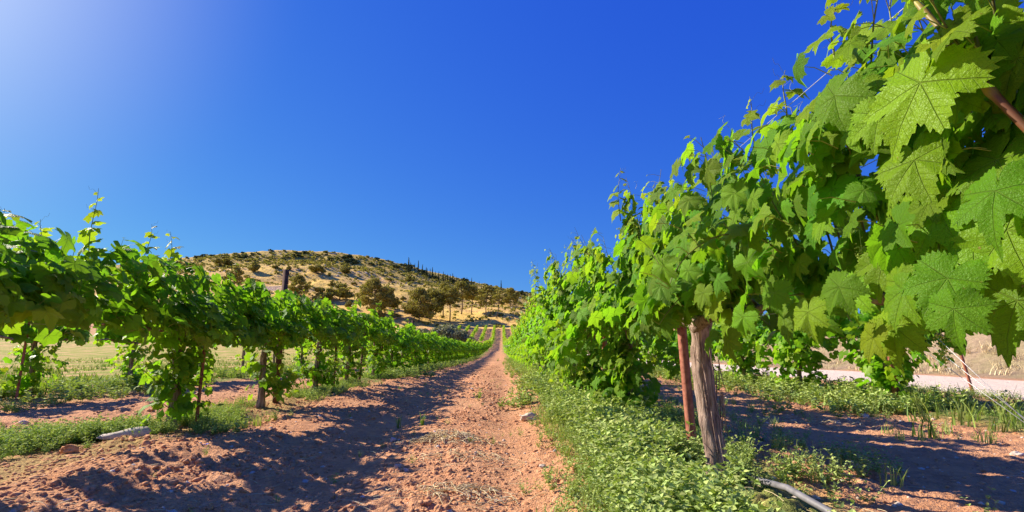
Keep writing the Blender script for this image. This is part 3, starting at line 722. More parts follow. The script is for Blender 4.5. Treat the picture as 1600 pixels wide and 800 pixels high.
for i_, (v_, a_, b_, D_) in enumerate([(VR[2], (968, 345), (968, 262), 4.3), (V1, (1185, 240), (1168, 150), 2.35), (V1, (1110, 300), (1100, 240), 2.75), (VR[4], (838, 470), (832, 405), 10.0), (VR[2], (1050, 350), (1045, 300), 3.7), (V1, (1225, 190), (1228, 110), 2.1),
      (V0, (1300, 90), (1305, 5), 1.62), (VL[0], (140, 420), (150, 294), 3.9), (VL[1], (225, 420), (236, 350), 4.8), (VL[1], (262, 430), (268, 362), 5.1), (VL[0], (55, 400), (68, 343), 3.6), (VR[3], (900, 430), (896, 372), 6.6), (VR[2], (995, 370), (1008, 318), 4.2), (VL[0], (5, 400), (2, 325), 3.4)]):
    tip_shoot(v_, a_, b_, D_, 40 + i_)
# thick ripe cane crossing the upper right corner and its side cane
a = Acc()
pts = np.array([at_d(*q) for q in [(1415, -15, 1.05), (1470, 45, .98), (1500, 95, .94), (1545, 140, .90), (1620, 215, .86)]]) - np.array(V0.location)
tt = np.linspace(0, 4, 30); pts = np.column_stack([np.interp(tt, range(5), pts[:, k]) for k in range(3)])
add_tube(a, pts, np.linspace(.0055, .0085, 30) * (1 + .35 * np.exp(-((np.arange(30) % 9 - 4) / .8) ** 2)), 12)
obj('cane', a.mesh('cane', simple('ripening_cane', (.13, .05, .02, 1), (.30, .26, .06, 1), 9, .5)), V0)
a = Acc(); pts = np.array([at_d(*q) for q in [(1500, 10, 1.0), (1525, 60, .96), (1545, 145, .92)]]) - np.array(V0.location)
add_tube(a, pts, [.003, .004, .005], 8); obj('cane', a.mesh('cane', M_CANE), V0)

# ---- mid and far vines: a few kinds, copied
def vine_kind(seed, protos, mat, petioles=False, **kw):
    return make_vine(np.random.RandomState(seed), 'grapevine', (0, 0, 0), 0, 0, protos=protos, mat=mat, petioles=petioles, **kw)
mid_R = [vine_kind(300 + k, LEAF_LO, M_LEAF_FAR, top=2.2 if k < 2 else 2.1, side=-1, n_shoots=24, flop=.38, low=.35, bulge=.48, density=1.0, tall=.35, suckers=10) for k in range(3)]
mid_L = [vine_kind(310 + k, LEAF_LO, M_LEAF_FAR, top=1.54, side=1, n_shoots=24, flop=.35, low=.70, bulge=.4, density=1.0, tall=.08, suckers=20, fill=240) for k in range(3)]
far_K = [vine_kind(320 + k, LEAF_XS, M_LEAF_FAR, top=1.72, side=0, n_shoots=17, flop=.42, low=.3, bulge=.5, density=.5, tall=.25, suckers=9, lscale=1.5, fill=110) for k in range(3)]
back_L = [vine_kind(330 + k, LEAF_LO, M_LEAF_FAR, top=1.62, side=0, n_shoots=22, flop=.35, low=.82, bulge=.4, density=.9, tall=.2, suckers=16 if k != 1 else 3, lscale=1.05) for k in range(3)]
road_K = [vine_kind(340 + k, LEAF_LO, M_LEAF_FAR, top=1.66, side=0, n_shoots=26, flop=.6, low=.42, bulge=.45, density=1.1, tall=.2, suckers=14, fill=260, lscale=1.05) for k in range(3)]
used = set()
def place(proto, x, y, label, group, rz=0, s=1.0):
    z = float(terrain(x, y)) + .02
    if proto not in used:
        used.add(proto); proto.location = (x, y, z); proto.rotation_euler = (0, 0, rz); proto.scale = (s, s, s); proto['label'] = label; proto['group'] = group; return proto
    return dup(proto, (x, y, z), rz, s, label, group)
rr = np.random.RandomState(9)
y = 13.2; k = 0
while y < 104:
    P_ = mid_R if y < 44 else far_K
    place(P_[rr.randint(3)], R1 + rr.normal(0, .04), y + rr.normal(0, .05), 'grapevine far down the right row, one of its unbroken wall of leaves', 'distant grapevines of the right row', 0, rr.uniform(.96, 1.06) * (1.0 if y < 44 else 1.18)); y += 2.0
y = 14.8
while y < 104:
    P_ = mid_L if y < 44 else far_K
    place(P_[rr.randint(3)], L1 + rr.normal(0, .04), y + rr.normal(0, .05), 'grapevine far down the left row, one of its low wall of leaves', 'distant grapevines of the left row', 0, rr.uniform(.95, 1.04)); y += 2.0
labs_l2 = {0: 'second row grapevine at left with a bright leafy clump beside a reddish stake', 1: 'grapevine of the second left row standing in the largest low clump of sucker leaves',
           2: 'grapevine of the second left row seen between the slab vine and the post', 3: 'second row grapevine at left with bare pale trunk against the dry field'}
ys2 = [8.3, 10.6, 12.8, 15.0] + [17.1 + 2.1 * i for i in range(20)]
for i, y in enumerate(ys2):
    place(back_L[(0, 0, 2, 1)[i] if i < 4 else rr.randint(3)], L2 + rr.normal(0, .04), y, labs_l2.get(i, 'grapevine further along the second left row, glimpsed under the front row'), 'grapevines of the second left row', rr.choice([0, math.pi]))
ys3 = [7.0, 9.1, 11.2, 13.3] + [15.4 + 2.1 * i for i in range(16)]
labs_r2 = {0: 'end grapevine of the second right row, above its anchor wires by the dirt road', 1: 'second grapevine from the end post of the row beside the dirt road'}
for i, y in enumerate(ys3):
    place(road_K[0] if i == 0 else road_K[rr.randint(3)] if i < 8 else back_L[rr.randint(3)], R2 + rr.normal(0, .04), y, labs_r2.get(i, 'grapevine further along the row beside the dirt road'), 'grapevines of the row beside the dirt road', rr.choice([0, math.pi]))

# ---- rows on the far slope: nobody could count their vines
def far_row(x, y0, y1, label_name, h=1.7, step=.35):
    rs = np.random.RandomState(int(abs(x) * 100 + y0)); n = int((y1 - y0) / step * 9)
    yy = rs.uniform(y0, y1, n); hh = rs.rand(n) ** .8
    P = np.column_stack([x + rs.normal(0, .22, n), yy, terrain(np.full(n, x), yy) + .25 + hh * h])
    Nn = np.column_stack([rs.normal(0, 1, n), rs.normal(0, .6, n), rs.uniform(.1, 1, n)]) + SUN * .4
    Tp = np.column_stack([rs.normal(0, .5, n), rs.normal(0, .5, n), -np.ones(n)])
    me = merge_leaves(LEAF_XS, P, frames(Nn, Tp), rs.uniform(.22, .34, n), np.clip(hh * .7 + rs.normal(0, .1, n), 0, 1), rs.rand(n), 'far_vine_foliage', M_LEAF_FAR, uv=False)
    return obj('far_vine_foliage', me, kind='stuff')
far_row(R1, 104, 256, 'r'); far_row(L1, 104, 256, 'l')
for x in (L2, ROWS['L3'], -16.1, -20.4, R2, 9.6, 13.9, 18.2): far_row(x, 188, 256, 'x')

# ------------------------------------------------------------------ stakes, posts and wires
def angle_stake(label, x, y, h, w=.042, mat=None, lean=(0, 0), group='training stakes of the vines', name='stake'):
    t = .005; v, f = [], []
    prof = np.array([(0, 0), (w, 0), (w, t), (t, t), (t, w), (0, w)]) - w / 3
    ca, sa = math.cos(.5), math.sin(.5); prof = prof @ np.array([[ca, sa], [-sa, ca]])
    zs = np.linspace(-.1, h, 6); V = []
    for z in zs: V.append(np.column_stack([prof[:, 0] + lean[0] * z, prof[:, 1] + lean[1] * z, np.full(6, z)]))
    V = np.vstack(V); j = np.arange(6); F = [np.stack([k * 6 + j, k * 6 + (j + 1) % 6, k * 6 + 6 + (j + 1) % 6, k * 6 + 6 + j], -1) for k in range(5)]
    capf = np.array([(30, 31, 32, 33), (30, 33, 34, 35)])
    o = obj(name, mesh_np(name, V, np.vstack(F + [capf]), mat or M_RUST, smooth=False), loc=(x, y, gz(x, y)))
    return tag(o, label, 'stake', group)
angle_stake('slim rusty red stake leaning beside the thick peeling trunk', 1.30, 3.52, 1.5, .046, lean=(-.03, 0))
angle_stake('rusty stake in the weeds behind the thick peeling trunk, under hanging leaves', R1 - .12, 5.75, 1.4)
angle_stake('thin rusty stake second behind the thick trunk, under the leaf curtain', R1 - .06, 7.7, 1.4)
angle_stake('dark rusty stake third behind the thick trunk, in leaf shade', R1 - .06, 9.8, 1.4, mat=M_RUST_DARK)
angle_stake('rusty stake fourth behind the thick trunk, where leaves meet weeds', R1 - .05, 11.8, 1.4)
angle_stake('thin brown stake behind the trunk with pale sucker leaves', L1 + .07, 5.42, 1.2, .032, M_RUST)
angle_stake('thin brown stake between the tall post and its next vine', L1 + .1, 9.6, 1.3, .035, M_RUST_DARK)
angle_stake('brown stake leaning two vines beyond the tall brown post', L1 + .1, 11.3, 1.3, .04, M_RUST_DARK, (.06, 0))
angle_stake('brown stake three vines beyond the tall brown post', L1 + .1, 13.3, 1.3, .04, M_RUST_DARK)
angle_stake('reddish stake beside the leafy clump at the edge of the dry field', L2 + .1, 8.05, 1.2, .035)
angle_stake('thin stake in the second left row behind the pale sucker leaves', L2 + .1, 12.4, 1.2, .035)
for yy in (17.3, 21.4, 25.5, 29.6): angle_stake('brown stake among the distant vines of the left row', L1 + .1, yy, 1.3, .04, M_RUST_DARK, group='stakes down the left row')
for yy in (15.8, 19.8, 23.8): angle_stake('brown stake among the distant vines of the right row', R1 - .1, yy, 1.3, .04, M_RUST_DARK, group='stakes down the right row')
angle_stake('lone rusty stake leaning at the edge of the dirt road', 8.7, 9.3, 1.0, .04, lean=(-.16, 0))
def line_post(label, x, y, h, w=.075, mat=None):
    root = thing('trellis_post', label, 'post', (x, y, gz(x, y)), 'tall trellis posts')
    a = Acc()
    for dx, dy, bx, by in ((0, 0, w, .006), (-w / 2 + .003, .022, .006, .038), (w / 2 - .003, .022, .006, .038)):
        v, f = box_vf(bx, by, h + .1); a.add(v + [dx, dy, -.1], f)
    obj('channel', a.mesh('channel', mat or M_RUST_DARK, smooth=False), root)
    for z in (h - .08, h - .22, h - .55):
        v, f = box_vf(.012, .03, .05); obj('wire_hook', mesh_np('wire_hook', v + [w / 2 + .012, 0, z], f, M_RUST_DARK, smooth=False), root)
    return root
line_post('tall brown trellis post rising above the left row against the hill', L1, 7.4, 1.90, .07)
line_post('small brown post top showing far down the left row beside the grey bush', L1, 18.3, 1.78, .08)
line_post('brown end post of the row beside the dirt road, leaves hanging round it', R2, 6.85, 1.75, .07, M_RUST)
# wires
def wire(label, pts, r=.0016, name='trellis_wire', group='trellis wires'):
    a = Acc(); add_tube(a, np.array(pts), r, 5); o = obj(name, a.mesh(name, M_WIRE)); return tag(o, label, 'wire', group)
def row_wire(label, x, h, y0, y1):
    ys_ = np.concatenate([np.arange(y0, min(y1, 20), 1.0), np.arange(20, y1, 6.0)])
    wire(label, [(x + .004 * math.sin(q * 3), q, float(terrain(x, q)) + h - .01 * abs(math.sin(q * .5))) for q in ys_])
row_wire('top wire of the right row showing between shoot tips against the sky', R1, 1.93, -.4, 60)
row_wire('middle wire of the right row running through the leaves', R1 + .02, 1.5, -.4, 60)
row_wire('cordon wire of the right row that carries the old wood', R1, 1.01, -.4, 60)
row_wire('top wire of the left row inside the leaves', L1, 1.5, 1.5, 60)
row_wire('cordon wire of the left row that carries the vine arms', L1, 1.01, 1.5, 60)
row_wire('cordon wire of the second left row', L2, 1.01, 4, 50)
row_wire('cordon wire of the row beside the dirt road', R2, 1.01, 6.9, 50)
anc = at_d(1640, 700, 4.55); anc[2] = gz(anc[0], anc[1])
for q, (h, lab) in enumerate(((1.62, 'upper anchor wire slanting from the end post to the ground'), (1.1, 'lower anchor wire slanting from the end post to the ground'), (1.3, 'middle anchor wire slanting from the end post to the ground'))):
    wire(lab, [(R2, 6.85, gz(R2, 6.85) + h), (anc[0] + .03 * q, anc[1], anc[2] - .02)], .0035, 'anchor_wire', 'anchor wires of the end post')
# chain tie on the cordon of the nearest vine
a = Acc()
for q in range(6):
    p = at_d(1393 - 3 * q, 465 + 8 * q, 1.46); th = np.linspace(0, 2 * math.pi, 13)
    ax = np.array([1, 0, 0.]) if q % 2 else np.array([0, 1, 0.]); loop = p + .010 * np.outer(np.sin(th), [.25, 0, -1]) + .0045 * np.outer(np.cos(th), ax); add_tube(a, loop, .0016, 5, cap=False)
tag(obj('tie_chain', a.mesh('tie_chain', M_WIRE)), 'short steel tie chain hanging from the wire beside old vine wood', 'chain')

# drip pipe by the thick trunk
root = thing('drip_pipe', 'grey and black irrigation pipe on the soil beside the thick peeling trunk', 'pipe', (0, 0, 0))
def on_ground(px, py, up=.0):
    p = hit(px, py, .8, 30); return np.array([p[0], p[1], gz(p[0], p[1]) + up])
pa, pb, pc, pd = on_ground(1135, 758, .03), on_ground(1160, 768, .05), on_ground(1180, 780, .055), on_ground(1235, 812, .05)
ext = pd + (pd - pc) * 3; ext[2] = gz(ext[0], ext[1]) + .03
for pts, r, m, nm in (((pa, pb), .014, M_PIPE_B, 'pipe_end'), ((pb, pb + (pc - pb) * .12), .0175, M_PIPE, 'collar'), ((pb + (pc - pb) * .12, pc), .0145, M_PIPE_B, 'pipe_sleeve'), ((pc, pd, ext), .0165, M_PIPE, 'pipe')):
    a = Acc(); add_tube(a, np.array(pts), r, 14); obj(nm, a.mesh(nm, m), root)

# ------------------------------------------------------------------ ground cover
rw = np.random.RandomState(77)
def leaflet(L_, w, bend=.25, seg=2):
    """a small folded pointed leaflet from the origin along +y"""
    if seg == 1:
        return np.array([(0, 0, 0), (-w / 2, .5 * L_, .02 * L_), (0, L_, -bend * L_), (w / 2, .5 * L_, .02 * L_)]), np.array([(0, 2, 1), (0, 3, 2)])
    m, t = -bend * .2 * L_, -bend * L_
    v = [(0, 0, 0), (-w / 2, .45 * L_, m + .16 * w), (0, .48 * L_, m), (w / 2, .45 * L_, m + .16 * w), (0, L_, t)]
    return np.array(v), np.array([(0, 2, 1), (0, 3, 2), (1, 2, 4), (2, 3, 4)])
def rotm(az, el, roll=0):
    ca, sa, ce, se, cr, sr = math.cos(az), math.sin(az), math.cos(el), math.sin(el), math.cos(roll), math.sin(roll)
    return np.array([[ca, -sa, 0], [sa, ca, 0], [0, 0, 1]]) @ np.array([[1, 0, 0], [0, ce, -se], [0, se, ce]]) @ np.array([[cr, 0, sr], [0, 1, 0], [-sr, 0, cr]])
def plant(rs, stems=6, nodes=4, L_=.035, w=.018, h=.12, three=True, seg=2, stemr=.0015):
    V, F, T = [], [], []; n = 0
    def put(v, f, tone):
        nonlocal n
        V.append(v); F.append(f + n); n += len(v); T.append(np.tile([tone, rs.rand(), 0, 1], (len(v), 1)))
    for s in range(stems):
        az = rs.rand() * 6.28; el = rs.uniform(.5, 1.35); d = rotm(az, el) @ np.array([0, 1, 0.]); hh = h * rs.uniform(.6, 1.25)
        for k in range(1, nodes + 1):
            q = k / nodes; p = d * hh * q + np.array([0, 0, .15 * hh * q * q])
            for m in range(3 if three else 2):
                a2 = rs.rand() * 6.28 if three else az + math.pi * m + 1.2 * k
                v, f = leaflet(L_ * rs.uniform(.7, 1.25) * (1.1 - .35 * q), w * rs.uniform(.8, 1.2), rs.uniform(.1, .5), seg)
                put(v @ rotm(a2, rs.uniform(.05, 1.15), rs.normal(0, .4)).T + p, f, np.clip(.25 + .5 * q + rs.normal(0, .15), 0, 1))
        a = d * hh + np.array([0, 0, .15 * hh]); sd = np.array([d[1], -d[0], 0]) * stemr
        put(np.array([-sd, sd, a + sd, a - sd]), np.array([(0, 1, 2), (0, 2, 3)]), .6)
    return np.vstack(V), np.vstack(F), np.vstack(T)
def grass(rs, n=14, h=.16, w=.005, spread=.03, droop=.6):
    V, F, T = [], [], []; c = 0
    for i in range(n):
        az = rs.rand() * 6.28; d = np.array([math.cos(az), math.sin(az), 0]); s = np.array([-d[1], d[0], 0]); hh = h * rs.uniform(.5, 1.2); b = rs.normal(0, spread, 3) * [1, 1, 0]
        ln = rs.uniform(.15, 1) * droop
        for k in range(4):
            q = k / 3; p = b + d * hh * ln * q ** 1.8 + np.array([0, 0, hh * (q - .35 * ln * q * q)]); ww = w * (1 - q) ** .6
            V.append(np.array([p - s * ww, p + s * ww]))
            if k: F.append(np.array([(c - 2, c - 1, c + 1), (c - 2, c + 1, c)]))
            c += 2
        T.append(np.tile([rs.uniform(.1, .8), rs.rand(), 0, 1], (8, 1)))
    return np.vstack(V), np.vstack(F), np.vstack(T)
def scatter(name, protos, x, y, s, mat, seed=1, sink=.0, tilt=.15, base=None, kind='stuff', zs=None, smooth=True):
    rs = np.random.RandomState(seed); k = len(x); z = ground_z(x, y) if base is None else base
    az = rs.rand(k) * 6.28; w = rs.randint(len(protos), size=k); V, F, T = [], [], []; n = 0
    tx, ty = rs.normal(0, tilt, k), rs.normal(0, tilt, k)
    for i, (pv, pf, pt) in enumerate(protos):
        ix = np.where(w == i)[0]
        if not len(ix): continue
        ca, sa = np.cos(az[ix]), np.sin(az[ix]); sc_ = s[ix][:, None]
        X = (pv[None, :, 0] * ca[:, None] - pv[None, :, 1] * sa[:, None]) * sc_; Y = (pv[None, :, 0] * sa[:, None] + pv[None, :, 1] * ca[:, None]) * sc_; Z = pv[None, :, 2] * sc_
        zz = 1 if zs is None else zs[ix][:, None]
        X = X + Z * tx[ix][:, None]; Y = Y + Z * ty[ix][:, None]
        V.append(np.stack([X + x[ix][:, None], Y + y[ix][:, None], Z * zz + (z[ix] - sink * s[ix])[:, None]], -1).reshape(-1, 3))
        F.append((pf[None] + (np.arange(len(ix)) * len(pv))[:, None, None] + n).reshape(-1, pf.shape[1])); n += len(ix) * len(pv)
        tt_ = np.tile(pt, (len(ix), 1)); tt_[:, 1] = (tt_[:, 1] + np.repeat(rs.rand(len(ix)), len(pv))) % 1; tt_[:, 0] = np.clip(tt_[:, 0] + np.repeat(rs.normal(0, .15, len(ix)), len(pv)), 0, 1); T.append(tt_)
    me = mesh_np(name, np.concatenate(V), np.concatenate(F), mat, attrs={'tone': np.concatenate(T)}, smooth=smooth)
    return obj(name, me, kind=kind)
PL_BROAD = [plant(rw, 8, 5, .037, .018, .15, seg=2) for _ in range(5)]
PL_FINE = [plant(rw, 7, 4, .026, .012, .13, seg=1) for _ in range(5)]
PL_BROAD1 = [plant(rw, 8, 4, .040, .020, .15, seg=1) for _ in range(4)]
PL_FAR = [plant(rw, 5, 3, .05, .026, .14, seg=1) for _ in range(4)]
GR_TUFT = [grass(rw) for _ in range(5)]; GR_FAR = [grass(rw, 7, .16, .010) for _ in range(4)]
def strip_pts(rs, cx, y0, y1, n, w, thr=.42, seed=0, pw_=1.0):
    yy = y0 * (y1 / y0) ** rs.rand(n * 3); xx = cx + rs.normal(0, w, n * 3)
    m = (fbm(xx / .9, yy / 1.2, 3, 400 + seed) > thr); return xx[m][:n], yy[m][:n]
# weed bed under the right row
rs = np.random.RandomState(31)
n = 2600; yy = 1.75 * (7.5 / 1.75) ** rs.rand(n); xx = rs.uniform(.42, 1.52, n) + .12 * np.sin(yy * 1.9) + .1 * rs.normal(0, 1, n)
edge = fbm(xx / .35, yy / .5, 3, 411); m = (xx > .50 + .06 * (yy > 3.5) + .45 * (edge - .3)) & (xx < 1.42 + .3 * edge) & (np.hypot(xx - R1, yy - 3.13) > .14) & ((xx < .98 + .25 * (edge - .5)) | (yy > 3.2) | (rs.rand(n) < .05)) & (fbm(xx / .16, yy / .25, 2, 414) > .33)
xx, yy = xx[m], yy[m]; hm = .55 + .75 * np.exp(-((xx - .95) / .38) ** 2) * (.6 + .8 * fbm(xx / .5, yy / .5, 2, 420))
sz = rs.uniform(.75, 1.15, len(xx)) * hm; nr = yy < 4.2
scatter('weed_bed', PL_BROAD, xx[nr], yy[nr], sz[nr], M_WEED, 32, .0); scatter('weed_bed', PL_BROAD1, xx[~nr], yy[~nr], sz[~nr], M_WEED, 39, .0)
n = 650; yy = 1.8 * (7 / 1.8) ** rs.rand(n); xx = .60 + .08 * (yy > 3.5) + rs.normal(0, .15, n); scatter('weeds', PL_FINE + GR_TUFT[:1], xx, yy, rs.uniform(.3, .95, n), M_WEED, 33)
n = 700; yy = 2.2 * (9 / 2.2) ** rs.rand(n); xx = 1.75 + rs.normal(0, .28, n); m = (fbm(xx / .5, yy / .5, 3, 431) > .47) & (xx > 1.45) & ((yy > 3.15) | (rs.rand(n) < .12)); scatter('weeds', PL_FINE + GR_TUFT[:2], xx[m], yy[m], rs.uniform(.6, 1.2, m.sum()), M_WEED, 34)
xx, yy = strip_pts(rs, R1 - .12, 7.2, 50, 1000, .42, .3, 1); scatter('weeds', PL_FAR, xx, yy, rs.uniform(.9, 1.7, len(xx)), M_WEED, 35)
# grass and clumps under the left row
n = 620; yy = rs.uniform(3.5, 5.1, n); xx = -4.35 + (yy - 3.5) * .62 + rs.normal(0, .30, n); sl = at_d(190, 697, 4.55); m = (np.hypot(xx + 3.26, yy - 5.22) > .15) & (xx < -3.05) & ~((np.abs(xx - sl[0]) < .26) & (yy < sl[1] + .06) & (yy > sl[1] - .35))
scatter('weeds', PL_BROAD + PL_FINE[:1], xx[m], yy[m], rs.uniform(.5, .95, m.sum()), M_WEED, 36)
xx, yy = strip_pts(rs, L1 + .05, 4.9, 14, 900, .26, .44, 2); scatter('weeds', PL_FINE + PL_BROAD[:1] + GR_TUFT[:2], xx, yy, rs.uniform(.5, .95, len(xx)), M_WEED, 37)
xx, yy = strip_pts(rs, L1 + .12, 13, 60, 1400, .36, .3, 3); scatter('weeds', PL_FAR, xx, yy, rs.uniform(.8, 1.5, len(xx)), M_WEED, 38)
for q, (cx, n_, w_) in enumerate(((L2, 950, .55), (R2 - .15, 1400, .55))):
    xx, yy = strip_pts(rs, cx, 6.2, 40, n_, w_, .40 - .1 * q, 4 + q); scatter('weeds', PL_FAR + GR_FAR[:1], xx, yy, rs.uniform(.8, 1.6, len(xx)), M_WEED, 40 + q)
n = 420; yy = rs.uniform(5.6, 8.2, n); xx = rs.uniform(-9.2, -6.2, n); m = fbm(xx / .9, yy / .5, 3, 451) > .52; scatter('weeds', PL_FINE, xx[m], yy[m], rs.uniform(.6, 1.1, m.sum()), M_WEED, 43)
# patches in the right-hand lane and at the road edge
n = 1500; xx = rs.uniform(1.9, 8.6, n); yy = rs.uniform(3.2, 12, n); m = (fbm(xx / .8, yy / .6, 3, 461) > .60 - .12 * np.exp(-((xx - 2.4) / .5) ** 2) - .10 * ss(6.2, 7.5, xx))
scatter('weeds', PL_FINE + GR_TUFT[:1], xx[m], yy[m], rs.uniform(.5, 1.1, m.sum()), M_WEED, 44)
n = 90; xx = R2 + rs.normal(.2, .55, n); yy = 5.9 + rs.normal(0, 1.0, n); scatter('grass', GR_TUFT, xx, yy, rs.uniform(.6, 2.3, n), M_GRASS, 45)
# field of dry and green grass beyond the second left row
n = 6000; yy = 7 * (60 / 7) ** rs.rand(n); xx = -9.8 - rs.rand(n) ** 1.3 * 34; m = fbm(xx / 2.5, yy / 2.5, 3, 471) > .44
scatter('field_grass', GR_FAR, xx[m], yy[m], rs.uniform(.7, 1.7, m.sum()), M_GRASS, 46)
# sparse tufts and straw in the lane
n = 40; xx = rs.uniform(-2.2, .3, n); yy = 2.6 * (14 / 2.6) ** rs.rand(n); scatter('weeds', PL_FINE + GR_TUFT[:1], xx, yy, rs.uniform(.25, .55, n), M_WEED, 47)
for q, (px, py) in enumerate(((622, 662), (660, 664))):
    p = hit(px, py); v, f, t = grass(np.random.RandomState(q), 16, .17, .005, .012, .5)
    tag(obj('grass_tuft', mesh_np('grass_tuft', v, f, M_GRASS, attrs={'tone': t * [.3, 1, 1, 1]}), loc=(p[0], p[1], gz(p[0], p[1]))), ('upright green grass tuft in the lane, taller of a pair' if q == 0 else 'short dark grass tuft in the lane beside a taller one'), 'grass tuft')
def straw_heap(label, px, py, rx, ry, n, seed, h=.05):
    rs = np.random.RandomState(seed); p = hit(px, py); a = Acc()
    for i in range(n):
        c = np.array([rs.normal(0, rx), rs.normal(0, ry)]); az = rs.rand() * 6.28; L_ = rs.uniform(.05, .16); cv = rs.normal(0, .5); t = np.linspace(-.5, .5, 5)
        xs = c[0] + np.cos(az + cv * t) * L_ * t; ys_ = c[1] + np.sin(az + cv * t) * L_ * t
        zz = ground_z(xs + p[0], ys_ + p[1]) - gz(p[0], p[1]) + h * math.exp(-(c[0] / rx) ** 2 - (c[1] / ry) ** 2) * rs.uniform(.2, 1) + .01 * (1 - 4 * t * t)
        add_tube(a, np.column_stack([xs, ys_, zz + .006]), .0026, 3, cap=False)
    o = obj('straw_clump', a.mesh('straw_clump', M_STRAW), loc=(p[0], p[1], gz(p[0], p[1]))); tag(o, label, 'straw clump'); o['kind'] = 'stuff'
straw_heap('flat clump of dry grass lying across the shaded lane', 690, 692, .20, .10, 260, 1, .08)
straw_heap('dry grass stems beside green sprigs low in the lane', 730, 715, .22, .10, 60, 2, .03)
straw_heap('loose tangle of dry stalks at the bottom of the lane', 722, 772, .16, .09, 110, 3, .04)
straw_heap('thin dry litter on the soil between the rows at right', 1300, 665, .5, .2, 120, 4, .02)

SB = []
for q in range(5):
    a = Acc(); L_ = .02 + .012 * q; t = np.linspace(-1, 1, 4); add_tube(a, np.column_stack([t * L_, .006 * np.sin(t * 2 + q), .003 + .003 * (1 - t * t)]), .0011, 3, cap=False); SB.append((np.vstack(a.v), np.vstack(a.f[4]), np.vstack(a.c)))
n = 2600; xx = rs.uniform(-3.1, 5.2, n); yy = 2.0 * (11 / 2.0) ** rs.rand(n); m = fbm(xx / .5, yy / .6, 3, 520) > .50 - .1 * np.exp(-((xx + .45) / .3) ** 2)
scatter('dry_litter', SB, xx[m], yy[m], rs.uniform(.5, 1.6, m.sum()), M_STRAW, 58, 0, .4)
# clods and pebbles: nobody could count them
def lump(rs, geo, rough=.28, flat=.7):
    v, f = geo; v = v.copy(); s = rs.randint(1000)
    d = 1 + rough * (vnoise(v[:, 0] * 1.7 + 5, v[:, 1] * 1.7 + v[:, 2] * 2.1, s) - .5) * 2 + rough * .5 * (vnoise(v[:, 0] * 4 + 5, v[:, 1] * 4 - v[:, 2] * 3.1, s + 1) - .5) * 2
    v *= d[:, None] * np.array([1, rs.uniform(.65, 1), flat * rs.uniform(.7, 1)]); return v, f, np.tile([.5, 0, 0, 1.], (len(v), 1))
LUMP = [lump(rw, ICO2, .5, .8) for _ in range(8)]; LUMP1 = [lump(rw, ICO1, .4, .8) for _ in range(8)]
def clod_pts(rs, n, x0, x1, y0, y1, thr):
    yy = y0 * (y1 / y0) ** rs.rand(n); xx = rs.uniform(x0, x1, n) * (1 if True else 1)
    m = (fbm(xx / .45, yy / .55, 3, 500) > thr - .12 * np.exp(-((xx + 2.35) / .35) ** 2)) & (np.abs(xx - .12) > .0) & (rs.rand(n) > .75 * np.exp(-((xx - .12) / .25) ** 2)) & (rs.rand(n) > .5 * np.exp(-((xx + 1.2) / .3) ** 2)); return xx[m], yy[m]
xx, yy = clod_pts(rs, 15000, -3.4, .75, 1.9, 8, .36); scatter('soil_clods', LUMP1, xx, yy, .006 + .017 * rs.rand(len(xx)) ** 2.5, M_CLOD, 51, .25, 0, smooth=False)
xx, yy = clod_pts(rs, 3600, -3.3, .6, 2.0, 9, .42); scatter('soil_clods', LUMP, xx, yy, .011 + .030 * rs.rand(len(xx)) ** 2.8, M_CLOD, 52, .3, 0, smooth=False)
xx, yy = clod_pts(rs, 9000, -3.0, .8, 7, 30, .38); scatter('soil_clods', LUMP1, xx, yy, .014 + .03 * rs.rand(len(xx)) ** 2.5, M_CLOD, 53, .3, 0, smooth=False)
n = 1700; xx = rs.uniform(-7.4, -3.4, n); yy = rs.uniform(3.4, 11, n); scatter('soil_clods', LUMP1, xx, yy, .010 + .03 * rs.rand(n) ** 2.5, M_CLOD, 54, .3, 0, smooth=False)
n = 1500; xx = rs.uniform(1.8, 5.3, n); yy = rs.uniform(2.3, 10, n); scatter('soil_clods', LUMP1, xx, yy, .006 + .024 * rs.rand(n) ** 3, M_CLOD, 55, .3, 0, smooth=False)
n = 1600; xx = rs.uniform(-3, 5.2, n); yy = 2.1 * (16 / 2.1) ** rs.rand(n); scatter('pebbles', LUMP1, xx, yy, .004 + .020 * rs.rand(n) ** 3.5, M_STONE, 56, .2, 0)
n = 150; xx = rs.uniform(-3, 5.2, n); yy = 2.2 * (12 / 2.2) ** rs.rand(n); scatter('pebbles', LUMP, xx, yy, .012 + .020 * rs.rand(n) ** 2, M_STONE_G, 59, .35, 0, smooth=False)
# stones one can point to
def stone(label, px, py, w, h, mat=M_STONE, seed=0, rz=0, depth=.7, name='stone', cat='stone'):
    v, f, t = lump(np.random.RandomState(seed), ICO3, .45, 1.0); v = v / np.abs(v).max(0)
    p = hit(px, py); o = obj(name, mesh_np(name, v * [w / 2, w / 2 * depth, h], f, mat), loc=(p[0], p[1], gz(p[0], p[1]) + h * .25), rz=rz)
    return tag(o, label, cat)
stone('pale cream rock at the edge of the weed bed', 829, 654, .26, .075, seed=3)
stone('small rough stone at the weed edge, lower in the lane', 848, 727, .06, .02, seed=4)
stone('small upright pale stone among green sprigs in the lane', 743, 712, .03, .03, seed=5)
stone('rounded grey stone in the shaded part of the lane', 615, 684, .075, .03, M_STONE_G, 6)
stone('mauve grey stone half sunk in the shaded soil', 622, 731, .06, .025, M_STONE_G, 7)
stone('grey clod like stone low beside the dry stalks', 635, 736, .04, .022, M_STONE_G, 8)
stone('white pebble at the bottom of the lane beside a tangle of stalks', 776, 779, .03, .018, seed=9)
stone('pale flat stone in the soil behind the left weed patch', 35, 671, .13, .05, seed=10)
stone('round grey stone in the shade of the right lane', 1340, 739, .05, .03, M_STONE_G, 11)
stone('flat pale stone at the foot of the weeds by the right lane', 1352, 655, .14, .04, seed=12)
